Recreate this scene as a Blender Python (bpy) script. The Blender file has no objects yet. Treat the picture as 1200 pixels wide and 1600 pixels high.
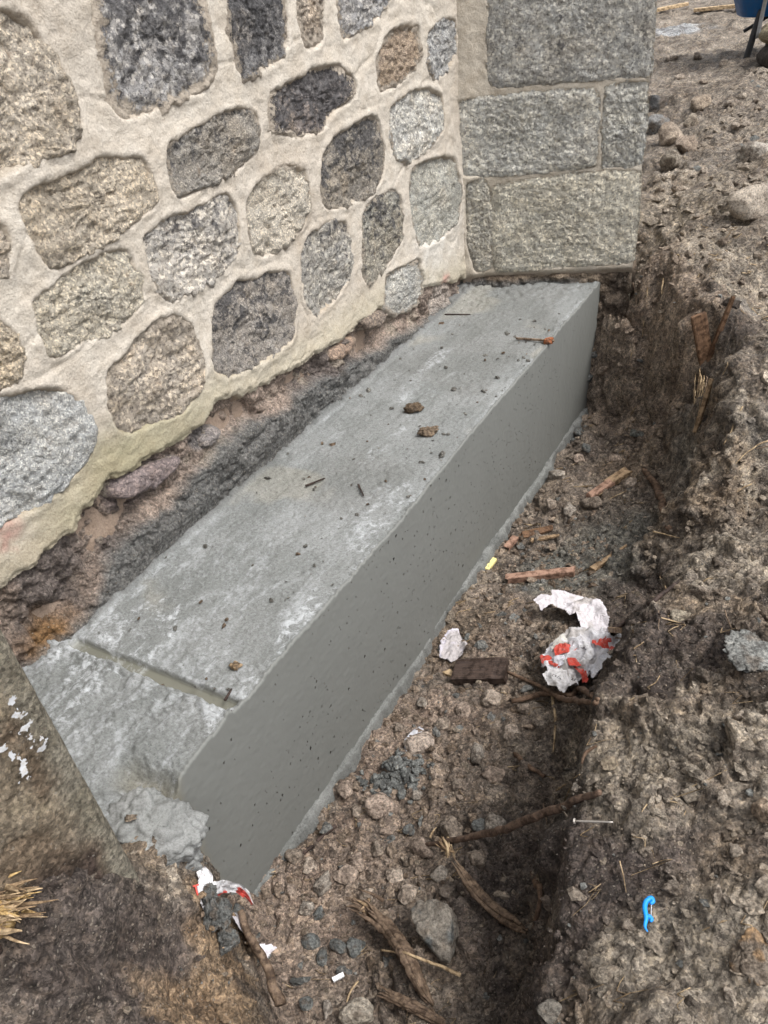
import bpy, bmesh, math, random
import numpy as np
from mathutils import Vector, Matrix
from mathutils.geometry import delaunay_2d_cdt

random.seed(11)
RNG = np.random.default_rng(7)
SC = bpy.context.scene
COL = SC.collection

# ------------------------------------------------------------------ camera
CAM_H = 1.4
FPX, CX, CY = 1200.0, 600.0, 800.0            # focal length and centre in photo pixels
_dn = np.array([807 - CX, 2427 - CY, FPX]); _dn /= np.linalg.norm(_dn)
_up = -_dn
_y = np.array([0, 0, 1.0]); _y = _y - _up * (_y @ _up); _y /= np.linalg.norm(_y)
_x = np.cross(_y, _up)
RW = np.stack([_x, _y, _up])                  # camera (right, down, forward) -> world
cam_data = bpy.data.cameras.new('camera')
cam = bpy.data.objects.new('camera', cam_data); COL.objects.link(cam)
_r = RW @ np.array([1.0, 0, 0]); _u = RW @ np.array([0, -1.0, 0]); _b = RW @ np.array([0, 0, -1.0])
M = Matrix(((_r[0], _u[0], _b[0], 0), (_r[1], _u[1], _b[1], 0), (_r[2], _u[2], _b[2], CAM_H), (0, 0, 0, 1)))
cam.matrix_world = M
cam_data.sensor_fit = 'VERTICAL'
cam_data.sensor_height = 32.0
cam_data.lens = 32.0 * FPX / 1600.0
cam_data.clip_start = 0.02; cam_data.clip_end = 500
SC.camera = cam

# ------------------------------------------------------------------ world, sun, exposure
SUN_EL, SUN_AZ = math.radians(60), math.radians(118)      # azimuth measured from +Y towards +X
w = bpy.data.worlds.new('World'); SC.world = w; w.use_nodes = True
nt = w.node_tree; nt.nodes.clear()
sky = nt.nodes.new('ShaderNodeTexSky'); sky.sky_type = 'NISHITA'; sky.sun_disc = False
sky.sun_elevation = SUN_EL; sky.sun_rotation = SUN_AZ
sky.air_density = 1.0; sky.dust_density = 4.0; sky.ozone_density = 1.0
hs = nt.nodes.new('ShaderNodeHueSaturation'); hs.inputs['Saturation'].default_value = 0.22
bg = nt.nodes.new('ShaderNodeBackground'); bg.inputs['Strength'].default_value = 0.15
wo = nt.nodes.new('ShaderNodeOutputWorld')
nt.links.new(sky.outputs[0], hs.inputs['Color']); nt.links.new(hs.outputs[0], bg.inputs[0]); nt.links.new(bg.outputs[0], wo.inputs[0])
sd = bpy.data.lights.new('sun', 'SUN'); sd.energy = 1.5; sd.angle = math.radians(18); sd.color = (1.0, 0.978, 0.945)
so = bpy.data.objects.new('sun', sd); COL.objects.link(so)
_sv = Vector((math.sin(SUN_AZ) * math.cos(SUN_EL), math.cos(SUN_AZ) * math.cos(SUN_EL), math.sin(SUN_EL)))
so.rotation_euler = _sv.to_track_quat('Z', 'Y').to_euler(); so.location = (6, 3, 8)
SC.view_settings.view_transform = 'Standard'; SC.view_settings.look = 'None'
SC.view_settings.gamma = 1.0; SC.view_settings.exposure = 0.84

# ------------------------------------------------------------------ measuring helpers
D2 = np.array([0.55764, 0.83008])             # along the rubble wall, away from the camera
N2 = np.array([D2[1], -D2[0]])                # out of the rubble wall, into the trench
C0 = np.array([0, 0, CAM_H])
T_WALL, T_FRONT, Z_FLOOR = -1.60, -1.004, -0.63
B2 = np.array([math.cos(math.radians(-14)), math.sin(math.radians(-14))])
NB2 = np.array([B2[1], -B2[0]])               # out of the far pier, towards the camera
PB = np.array([0.558, 3.686])
def ray(u, v): return RW @ np.array([(u - CX) / FPX, (v - CY) / FPX, 1.0])
def at(u, v, z):
    q = ray(u, v); return C0 + q * ((z - CAM_H) / q[2])
def st_xy(s, t): return D2[0] * s + N2[0] * t, D2[1] * s + N2[1] * t
def xyz(s, t, z): x, y = st_xy(s, t); return np.array([x, y, z])
def on_wall(u, v, t=T_WALL):
    q = ray(u, v); P = C0 + q * (t / (q[:2] @ N2)); return np.array([P[:2] @ D2, P[2]])
def on_pier(u, v):
    q = ray(u, v); P = C0 + q * ((PB @ NB2) / (q[:2] @ NB2)); return np.array([(P[:2] - PB) @ B2, P[2]])

# ------------------------------------------------------------------ noise
def _hash(ix, iy, iz, seed):
    h = (ix.astype(np.int64) * 374761393 + iy.astype(np.int64) * 668265263 + iz.astype(np.int64) * 2147483647 + seed * 974634777) & 0xffffffff
    h = ((h ^ (h >> 13)) * 1274126177) & 0xffffffff
    h = ((h ^ (h >> 16)) * 2246822519) & 0xffffffff
    h = h ^ (h >> 15)
    return (h & 0xffffff).astype(np.float32) / np.float32(0xffffff)
def vnoise(P, freq, seed=0):
    q = P * freq; i = np.floor(q).astype(np.int64); fr = (q - i).astype(np.float32)
    fr = fr * fr * fr * (fr * (fr * 6 - 15) + 10)
    r = np.zeros(len(P), np.float32)
    for dx in (0, 1):
        wx = fr[:, 0] if dx else 1 - fr[:, 0]
        for dy in (0, 1):
            wy = fr[:, 1] if dy else 1 - fr[:, 1]
            for dz in (0, 1):
                wz = fr[:, 2] if dz else 1 - fr[:, 2]
                r += wx * wy * wz * _hash(i[:, 0] + dx, i[:, 1] + dy, i[:, 2] + dz, seed)
    return r * 2 - 1
def fbm(P, freq, octv=4, seed=0, gain=0.5):
    r = np.zeros(len(P), np.float32); a = 1.0; tot = 0
    for k in range(octv):
        r += a * vnoise(P + 17.3 * k, freq, seed + k); tot += a; a *= gain; freq *= 2.03
    return r / tot
def billow(P, freq, octv=4, seed=0, gain=0.5):
    """rounded lumps parted by sharp creases, 0..1"""
    r = np.zeros(len(P), np.float32); a = 1.0; tot = 0
    for k in range(octv):
        r += a * np.minimum(np.abs(vnoise(P + 11.7 * k, freq, seed + k)) * 1.8, 1); tot += a; a *= gain; freq *= 2.07
    return r / tot
def cells(P, freq, seed=0, flat=False, rad=0.62):
    """rounded lumps: one dome of random height in each cell"""
    q = P * freq; i = np.floor(q).astype(np.int64); out = np.zeros(len(P), np.float32)
    for dx in (-1, 0, 1):
        for dy in (-1, 0, 1):
            for dz in ((0,) if flat else (-1, 0, 1)):
                a, b, c = i[:, 0] + dx, i[:, 1] + dy, i[:, 2] + dz
                if flat: c = c * 0
                px = a + _hash(a, b, c, seed + 1); py = b + _hash(a, b, c, seed + 2); pz = c + _hash(a, b, c, seed + 3)
                hh = _hash(a, b, c, seed + 4)
                d2 = (q[:, 0] - px) ** 2 + (q[:, 1] - py) ** 2
                if not flat: d2 = d2 + (q[:, 2] - pz) ** 2
                rr = rad * (0.35 + 0.65 * hh)
                v = np.sqrt(np.maximum(0, 1 - d2 / (rr * rr))) * (0.3 + 0.7 * hh)
                out = np.maximum(out, v.astype(np.float32))
    return out
def sstep(a, b, x):
    t = np.clip((x - a) / (b - a), 0, 1); return t * t * (3 - 2 * t)
def mixc(c, col, m):
    m = np.clip(m, 0, 1)[:, None]; return c * (1 - m) + np.array(col)[None, :] * m

# ------------------------------------------------------------------ mesh helpers
def new_obj(name, me, parent=None):
    o = bpy.data.objects.new(name, me); COL.objects.link(o)
    if parent is not None: o.parent = parent
    return o
def tag(o, label=None, cat=None, group=None, kind=None):
    if label: o['label'] = label
    if cat: o['category'] = cat
    if group: o['group'] = group
    if kind: o['kind'] = kind
    return o
def empty(name, loc=(0, 0, 0)):
    o = bpy.data.objects.new(name, None); COL.objects.link(o); o.location = loc; o.empty_display_size = 0.05
    return o
def build(name, V, F, mat, parent=None, col=None, smooth=True, origin=None, attrs=None):
    """V (n,3) world coordinates, F (m,3|4) or list; origin moves the object's own origin there"""
    V = np.asarray(V, np.float64)
    if parent is not None and parent.type == 'EMPTY' and origin is None:
        origin = tuple(parent.location)
        loc = (0, 0, 0)
    elif origin is not None:
        loc = origin
        if parent is not None and parent.type == 'EMPTY': loc = tuple(np.array(origin) - np.array(parent.location))
    else:
        origin = (0, 0, 0); loc = (0, 0, 0)
    if origin is not None: V = V - np.array(origin)[None, :]
    me = bpy.data.meshes.new(name)
    if isinstance(F, np.ndarray):
        k = F.shape[1]
        me.vertices.add(len(V)); me.vertices.foreach_set('co', V.astype(np.float32).ravel())
        me.loops.add(F.size); me.loops.foreach_set('vertex_index', F.astype(np.int32).ravel())
        me.polygons.add(len(F)); me.polygons.foreach_set('loop_start', np.arange(0, F.size, k, dtype=np.int32))
        me.polygons.foreach_set('loop_total', np.full(len(F), k, np.int32))
        me.update(calc_edges=True)
    else:
        me.from_pydata([tuple(v) for v in V], [], [tuple(f) for f in F]); me.update()
    me.polygons.foreach_set('use_smooth', np.full(len(me.polygons), smooth))
    if col is not None:
        a = me.color_attributes.new('Col', 'FLOAT_COLOR', 'POINT')
        c4 = np.ones((len(V), 4), np.float32); c4[:, :3] = np.clip(col, 0, 1)
        a.data.foreach_set('color', c4.ravel())
    for k, arr in (attrs or {}).items():
        a = me.attributes.new(k, 'FLOAT', 'POINT'); a.data.foreach_set('value', np.asarray(arr, np.float32))
    me.materials.append(mat)
    o = new_obj(name, me, parent)
    o.location = loc
    return o
def grid_faces(nu, nv, flip=False):
    a = np.arange(nu * nv).reshape(nu, nv)
    f = np.stack([a[:-1, :-1].ravel(), a[1:, :-1].ravel(), a[1:, 1:].ravel(), a[:-1, 1:].ravel()], 1)
    return f[:, ::-1].copy() if flip else f
def grid_normals(V, nu, nv):
    G = V.reshape(nu, nv, 3); a = np.gradient(G, axis=0); b = np.gradient(G, axis=1)
    n = np.cross(a, b); n /= np.linalg.norm(n, axis=2, keepdims=True) + 1e-12
    return n.reshape(-1, 3)
def poly_sdf(px, py, poly):
    """signed distance, negative inside"""
    poly = np.asarray(poly, float); n = len(poly)
    d = np.full(px.shape, 1e9); ins = np.zeros(px.shape, bool)
    for i in range(n):
        ax, ay = poly[i]; bx, by = poly[(i + 1) % n]
        ex, ey = bx - ax, by - ay; L = ex * ex + ey * ey + 1e-12
        t = np.clip(((px - ax) * ex + (py - ay) * ey) / L, 0, 1)
        d = np.minimum(d, (px - ax - t * ex) ** 2 + (py - ay - t * ey) ** 2)
        c = (ay > py) != (by > py)
        with np.errstate(divide='ignore', invalid='ignore'):
            xi = (bx - ax) * (py - ay) / (by - ay + 1e-15) + ax
        ins ^= c & (px < xi)
    d = np.sqrt(d); return np.where(ins, -d, d)
def smooth_poly(poly, n=72, it=2, r=.045):
    p = np.asarray(poly, float); out = []
    for i in range(len(p)):                    # cut each corner back by at most r
        a, b, c = p[i - 1], p[i], p[(i + 1) % len(p)]
        la, lc = np.linalg.norm(a - b), np.linalg.norm(c - b)
        out += [b + (a - b) * min(.30, r / la), b + (c - b) * min(.30, r / lc)]
    p = np.array(out)
    for _ in range(it - 1):                    # Chaikin
        q = np.roll(p, -1, 0); p = np.stack([p * .78 + q * .22, p * .22 + q * .78], 1).reshape(-1, 2)
    L = np.r_[0, np.cumsum(np.linalg.norm(np.roll(p, -1, 0) - p, axis=1))]
    q = np.vstack([p, p[:1]]); s = np.linspace(0, L[-1], n, endpoint=False)
    return np.stack([np.interp(s, L, q[:, 0]), np.interp(s, L, q[:, 1])], 1)

# ------------------------------------------------------------------ materials
def mat_new(name):
    m = bpy.data.materials.new(name); m.use_nodes = True
    t = m.node_tree; t.nodes.clear()
    o = t.nodes.new('ShaderNodeOutputMaterial'); p = t.nodes.new('ShaderNodeBsdfPrincipled')
    t.links.new(p.outputs[0], o.inputs[0]); return m, t, p
class NT:
    def __init__(s, t): s.t = t
    def node(s, k, **kw):
        n = s.t.nodes.new(k)
        for a, b in kw.items(): setattr(n, a, b)
        return n
    def link(s, a, b): s.t.links.new(a, b)
    def coord(s): return s.node('ShaderNodeTexCoord').outputs['Object']
    def noise(s, vec, scale, detail=4, rough=0.6, out='Fac', dist=0.0):
        n = s.node('ShaderNodeTexNoise'); n.inputs['Scale'].default_value = scale; n.inputs['Detail'].default_value = detail
        n.inputs['Roughness'].default_value = rough; n.inputs['Distortion'].default_value = dist
        s.link(vec, n.inputs['Vector']); return n.outputs[out]
    def vor(s, vec, scale, out='Distance', feature='F1', rnd=1.0):
        n = s.node('ShaderNodeTexVoronoi', feature=feature); n.inputs['Scale'].default_value = scale
        n.inputs['Randomness'].default_value = rnd; s.link(vec, n.inputs['Vector']); return n.outputs[out]
    def ramp(s, fac, stops, interp='LINEAR'):
        n = s.node('ShaderNodeValToRGB'); e = n.color_ramp.elements; n.color_ramp.interpolation = interp
        while len(e) < len(stops): e.new(0.5)
        for i, (p, c) in enumerate(stops):
            e[i].position = p; e[i].color = (c, c, c, 1) if isinstance(c, (int, float)) else (*c, 1)
        s.link(fac, n.inputs[0]); return n.outputs[0]
    def mix(s, fac, a, b, mode='MIX'):
        n = s.node('ShaderNodeMix', data_type='RGBA', blend_type=mode)
        for sock, v in ((n.inputs[0], fac), (n.inputs[6], a), (n.inputs[7], b)):
            if isinstance(v, (int, float)): sock.default_value = v
            elif isinstance(v, tuple): sock.default_value = (*v, 1)
            else: s.link(v, sock)
        return n.outputs[2]
    def math(s, op, a, b=None, clamp=False):
        n = s.node('ShaderNodeMath', operation=op); n.use_clamp = clamp
        for i, v in enumerate((a, b)):
            if v is None: continue
            if isinstance(v, (int, float)): n.inputs[i].default_value = v
            else: s.link(v, n.inputs[i])
        return n.outputs[0]
    def bump(s, h, strength, dist, normal=None, mod=None):
        n = s.node('ShaderNodeBump'); n.inputs['Strength'].default_value = strength; n.inputs['Distance'].default_value = dist
        s.link(h, n.inputs['Height'])
        if mod is not None: s.link(mod, n.inputs['Strength'])
        if normal is not None: s.link(normal, n.inputs['Normal'])
        return n.outputs[0]
    def attr(s, name, out='Color'): return s.node('ShaderNodeAttribute', attribute_name=name).outputs[out]

def m_granite(name='granite_stone', fine=1.0, mort=(.50, .435, .36), rust=.30):
    m, t, p = mat_new(name); n = NT(t); co = n.coord()
    base = n.attr('Col')
    big = n.noise(co, 14, 5, .65); spk = n.noise(co, 230 * fine, 3, .75); spk2 = n.noise(co, 95 * fine, 5, .75)
    v = n.vor(co, 170 * fine, 'Color')
    sep = n.node('ShaderNodeSeparateColor'); n.link(v, sep.inputs[0])
    c = n.mix(n.ramp(big, [(.30, 0.0), (.70, 0.9)]), base, n.mix(1.0, base, (1.08, 1.02, .94), 'MULTIPLY'))
    c = n.mix(n.ramp(spk2, [(.38, 1.0), (.50, 0.0)]), c, n.mix(1.0, c, (.52, .51, .51), 'MULTIPLY'))
    c = n.mix(n.ramp(sep.outputs[0], [(.62, 0.0), (.80, .85)]), c, n.mix(1.0, c, (1.7, 1.67, 1.6), 'MULTIPLY'))
    c = n.mix(n.ramp(spk, [(.34, .85), (.43, 0.0)]), c, (.05, .047, .047))
    c = n.mix(n.ramp(n.noise(co, 22, 4, .7), [(.60, 0.0), (.74, rust)]), c, (.36, .23, .12))
    # dark weathering film with a patchy outline of its own
    wide = n.math('MULTIPLY', n.math('SUBTRACT', n.noise(co, 26, 7, .75), .5), 2.0)
    dm = n.ramp(n.math('ADD', wide, n.attr('dark', 'Fac')), [(.45, 0.0), (.60, .84)])
    c = n.mix(dm, c, n.mix(n.ramp(spk2, [(.42, 0.0), (.62, 1.0)]), (.040, .039, .043), (.135, .132, .135)))
    # smeared pointing mortar
    ws = n.math('MULTIPLY', n.math('SUBTRACT', n.noise(co, 48, 7, .82), .5), 1.9)
    mm = n.ramp(n.math('ADD', ws, n.attr('smear', 'Fac')), [(.46, 0.0), (.54, 1.0)])
    c = n.mix(mm, c, n.mix(n.ramp(spk2, [(.3, 0.0), (.6, 1.0)]), (.33, .28, .225), mort))
    n.link(c, p.inputs['Base Color'])
    p.inputs['Roughness'].default_value = .86; p.inputs['Specular IOR Level'].default_value = .3
    h = n.math('ADD', n.math('ADD', n.math('MULTIPLY', spk2, 1.2), n.math('MULTIPLY', sep.outputs[0], .4)), n.math('MULTIPLY', mm, .25))
    n.link(n.bump(h, 1.0, .009, n.bump(n.noise(co, 36, 6, .7), .7, .02)), p.inputs['Normal'])
    return m
def m_mortar():
    m, t, p = mat_new('lime_mortar'); n = NT(t); co = n.coord(); c = n.attr('Col')
    fine = n.noise(co, 190, 5, .75); mid = n.noise(co, 16, 5, .6)
    c = n.mix(n.ramp(mid, [(.34, .6), (.60, 0.0)]), c, n.mix(1.0, c, (.84, .80, .75), 'MULTIPLY'))
    c = n.mix(n.ramp(fine, [(.38, .55), (.48, 0.0)]), c, n.mix(1.0, c, (.62, .58, .54), 'MULTIPLY'))
    c = n.mix(n.ramp(fine, [(.52, .0), (.60, .7)]), c, n.mix(1.0, c, (1.18, 1.18, 1.18), 'MULTIPLY'))
    n.link(c, p.inputs['Base Color']); p.inputs['Roughness'].default_value = .92; p.inputs['Specular IOR Level'].default_value = .2
    tool = n.node('ShaderNodeMapping'); tool.inputs['Rotation'].default_value = (0, .2, -.97); tool.inputs['Scale'].default_value = (5, 60, 60); n.link(co, tool.inputs['Vector']); tl = n.noise(tool.outputs[0], 1.0, 4, .6)
    # hairline cracks are grooves in the relief
    cr = n.vor(n.mix(.12, co, n.noise(co, 9, 3, .5, 'Color')), 7.0, 'Distance', 'DISTANCE_TO_EDGE')
    crk = n.ramp(cr, [(0.0, 0.0), (.012, 1.0)])
    b = n.bump(fine, .7, .004, n.bump(n.noise(co, 60, 5, .65), .5, .010, n.bump(tl, .18, .010, n.bump(crk, .18, .003))))
    n.link(b, p.inputs['Normal']); return m
def m_vcol(name, rough=.9, fine=150, bump=.6, dist=.004, spec=.25, var=.35, grit=False):
    """colour from the mesh with grain on top"""
    m, t, p = mat_new(name); n = NT(t); co = n.coord(); c = n.attr('Col')
    f1 = n.noise(co, fine, 6, .8); f2 = n.noise(co, fine * .24, 7, .75)
    c = n.mix(n.ramp(f2, [(.38, var * 1.4), (.50, 0.0)]), c, n.mix(1.0, c, (.52, .49, .47), 'MULTIPLY'))
    c = n.mix(n.ramp(f2, [(.52, 0.0), (.62, var)]), c, n.mix(1.0, c, (1.45, 1.42, 1.38), 'MULTIPLY'))
    c = n.mix(n.ramp(f1, [(.50, 0.0), (.60, var * 1.5)]), c, n.mix(1.0, c, (1.5, 1.45, 1.4), 'MULTIPLY'))
    c = n.mix(n.ramp(f1, [(.40, var * 1.5), (.49, 0.0)]), c, n.mix(1.0, c, (.55, .53, .51), 'MULTIPLY'))
    if grit:
        v = n.node('ShaderNodeTexVoronoi'); v.inputs['Scale'].default_value = 170; n.link(co, v.inputs['Vector'])
        sep = n.node('ShaderNodeSeparateColor'); n.link(v.outputs['Color'], sep.inputs[0])
        c = n.mix(1.0, c, n.ramp(sep.outputs[2], [(0.0, .62), (1.0, 1.38)]), 'MULTIPLY')
        c = n.mix(n.math('MULTIPLY', n.ramp(sep.outputs[0], [(.88, 0.0), (.93, .7)]), n.ramp(v.outputs['Distance'], [(.30, 1.0), (.45, 0.0)])), c, n.mix(sep.outputs[1], (.30, .24, .18), (.46, .42, .36)))
    n.link(c, p.inputs['Base Color']); p.inputs['Specular IOR Level'].default_value = spec
    wet = n.attr('wet', 'Fac')
    n.link(n.math('SUBTRACT', rough, n.math('MULTIPLY', wet, .62)), p.inputs['Roughness'])
    n.link(n.bump(f1, bump, dist, n.bump(f2, bump, dist * 3)), p.inputs['Normal']); return m
def m_concrete():
    m, t, p = mat_new('fresh_concrete'); n = NT(t); co = n.coord(); c = n.attr('Col'); ro = n.attr('rough_top', 'Fac')
    m1 = n.node('ShaderNodeMapping'); m1.inputs['Rotation'].default_value = (0, 0, math.radians(-56.1)); n.link(co, m1.inputs['Vector'])
    m2 = n.node('ShaderNodeMapping'); m2.inputs['Scale'].default_value = (4.0, 13, 13); n.link(m1.outputs[0], m2.inputs['Vector'])
    sw = n.noise(m2.outputs[0], 1.0, 7, .68, dist=.8)                       # float sweeps along the block
    f1 = n.noise(co, 190, 6, .8); f2 = n.noise(co, 30, 6, .7); f3 = n.noise(co, 4.5, 5, .62)
    c = n.mix(n.math('MULTIPLY', n.math('ADD', ro, .12, True), n.ramp(f3, [(.40, .75), (.58, 0.0)])), c, n.mix(1.0, c, (.78, .79, .78), 'MULTIPLY'))
    c = n.mix(n.math('MULTIPLY', ro, n.ramp(sw, [(.36, .55), (.52, 0.0)])), c, n.mix(1.0, c, (.80, .80, .78), 'MULTIPLY'))
    c = n.mix(n.math('MULTIPLY', ro, n.ramp(sw, [(.56, 0.0), (.70, .35)])), c, n.mix(1.0, c, (1.28, 1.30, 1.31), 'MULTIPLY'))
    c = n.mix(n.math('MULTIPLY', ro, n.ramp(f1, [(.39, .8), (.48, 0.0)])), c, n.mix(1.0, c, (.50, .50, .49), 'MULTIPLY'))
    c = n.mix(n.math('MULTIPLY', ro, n.ramp(f1, [(.53, .0), (.62, .8)])), c, n.mix(1.0, c, (1.35, 1.36, 1.36), 'MULTIPLY'))
    # pale laitance streaks
    la = n.math('MULTIPLY', n.attr('pale', 'Fac'), n.ramp(n.math('ADD', n.math('MULTIPLY', n.noise(co, 34, 7, .8, dist=.6), .55), n.math('MULTIPLY', sw, .45)), [(.50, 0.0), (.58, 1.0)]))
    c = n.mix(n.math('MULTIPLY', la, .65), c, (.58, .60, .62))
    n.link(c, p.inputs['Base Color'])
    wet = n.attr('wet', 'Fac')
    n.link(n.math('SUBTRACT', .80, n.math('MULTIPLY', wet, .66)), p.inputs['Roughness']); p.inputs['Specular IOR Level'].default_value = .35
    n.link(n.bump(n.math('MULTIPLY', ro, f1), .9, .004, n.bump(n.math('MULTIPLY', ro, f2), .35, .006, n.bump(f1, .05, .002))), p.inputs['Normal']); return m
def m_soil():
    m, t, p = mat_new('wet_soil'); n = NT(t); co = n.coord(); c = n.attr('Col')
    wv = n.node('ShaderNodeVectorMath', operation='ADD'); sc_ = n.node('ShaderNodeVectorMath', operation='SCALE'); sc_.inputs['Scale'].default_value = .012
    n.link(n.noise(co, 70, 3, .6, 'Color'), sc_.inputs[0]); n.link(co, wv.inputs[0]); n.link(sc_.outputs[0], wv.inputs[1]); wp = wv.outputs[0]
    a = n.noise(co, 8, 6, .7); b = n.noise(co, 40, 8, .78); f = n.noise(co, 200, 5, .8)
    def grain(scale, lo, hi):
        v = n.node('ShaderNodeTexVoronoi'); v.inputs['Scale'].default_value = scale; n.link(wp, v.inputs['Vector'])
        s = n.node('ShaderNodeSeparateColor'); n.link(v.outputs['Color'], s.inputs[0])
        return v, s, n.ramp(s.outputs[0], [(0.0, lo), (1.0, hi)])
    v1, s1, g1 = grain(75, .62, 1.38); v2, s2, g2 = grain(190, .50, 1.50)
    c = n.mix(1.0, c, g1, 'MULTIPLY'); c = n.mix(1.0, c, g2, 'MULTIPLY')
    c = n.mix(n.ramp(a, [(.38, .75), (.54, 0.0)]), c, n.mix(1.0, c, (.50, .46, .45), 'MULTIPLY'))
    c = n.mix(n.ramp(b, [(.48, 0.0), (.60, .8)]), c, n.mix(1.0, c, (1.65, 1.58, 1.45), 'MULTIPLY'))
    c = n.mix(n.ramp(b, [(.38, .85), (.47, 0.0)]), c, n.mix(1.0, c, (.45, .43, .42), 'MULTIPLY'))
    lg = n.math('MULTIPLY', n.ramp(s2.outputs[1], [(.84, 0.0), (.88, 1.0)]), n.ramp(v2.outputs['Distance'], [(.34, 1.0), (.46, 0.0)]))
    c = n.mix(n.math('MULTIPLY', lg, .6), c, n.mix(s2.outputs[2], (.28, .225, .165), (.46, .41, .345)))
    n.link(c, p.inputs['Base Color']); p.inputs['Specular IOR Level'].default_value = .3
    n.link(n.ramp(n.noise(co, 20, 3, .6), [(.40, .55), (.56, .9)]), p.inputs['Roughness'])
    h2 = n.math('SUBTRACT', n.math('ADD', n.math('MULTIPLY', f, .8), n.math('MULTIPLY', lg, .5)), n.math('MULTIPLY', v2.outputs['Distance'], .5))
    ms = n.ramp(n.noise(co, 5, 3, .5), [(.40, .30), (.56, 1.0)])
    n.link(n.bump(h2, 1.0, .008, n.bump(n.math('SUBTRACT', n.math('MULTIPLY', b, 1.3), n.math('MULTIPLY', v1.outputs['Distance'], .35)), 1.0, .030, None, ms)), p.inputs['Normal']); return m
def m_wood(name, c1, c2, rough=.75, scale=(60, 60, 4)):
    m, t, p = mat_new(name); n = NT(t); co = n.coord()
    mp = n.node('ShaderNodeMapping'); mp.inputs['Scale'].default_value = scale; n.link(co, mp.inputs['Vector'])
    g = n.noise(mp.outputs[0], 3.0, 6, .7, dist=.4); s = n.noise(co, 40, 5, .7)
    c = n.mix(n.ramp(g, [(.35, 0.0), (.65, 1.0)]), c1, c2)
    c = n.mix(n.ramp(s, [(.42, .9), (.54, 0.0)]), c, n.mix(1.0, c, (.36, .33, .31), 'MULTIPLY'))
    n.link(c, p.inputs['Base Color']); p.inputs['Roughness'].default_value = rough; p.inputs['Specular IOR Level'].default_value = .25
    n.link(n.bump(g, .7, .004), p.inputs['Normal']); return m
def m_plain(name, col, rough=.5, metal=0.0, dirt=.5, dcol=(.20, .17, .14), fine=60):
    m, t, p = mat_new(name); n = NT(t); co = n.coord()
    f = n.noise(co, fine, 5, .7)
    n.link(n.mix(n.ramp(f, [(.48, 0.0), (.72, dirt)]), col, dcol), p.inputs['Base Color'])
    n.link(n.ramp(f, [(.4, rough), (.7, min(1, rough + .3))]), p.inputs['Roughness'])
    p.inputs['Metallic'].default_value = metal
    n.link(n.bump(f, .15, .002), p.inputs['Normal']); return m
GRANITE = m_granite(); GRANITES = [GRANITE, m_granite('coarse_granite', .62), m_granite('fine_granite', 1.5)]
ASHLAR = m_granite('ashlar_granite', .62, (.40, .355, .28), .10)
MORTAR = m_mortar()
CONC = m_concrete()
SOIL = m_soil()
RUBBLE = m_vcol('rough_foundation', .92, 110, 1.0, .012, .2, .5, True)
LUMP = m_vcol('soil_clods', .92, 150, 1.0, .007, .25, .55, True)
ROCK = m_vcol('loose_rock', .9, 120, 1.0, .008, .2, .6)

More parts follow.
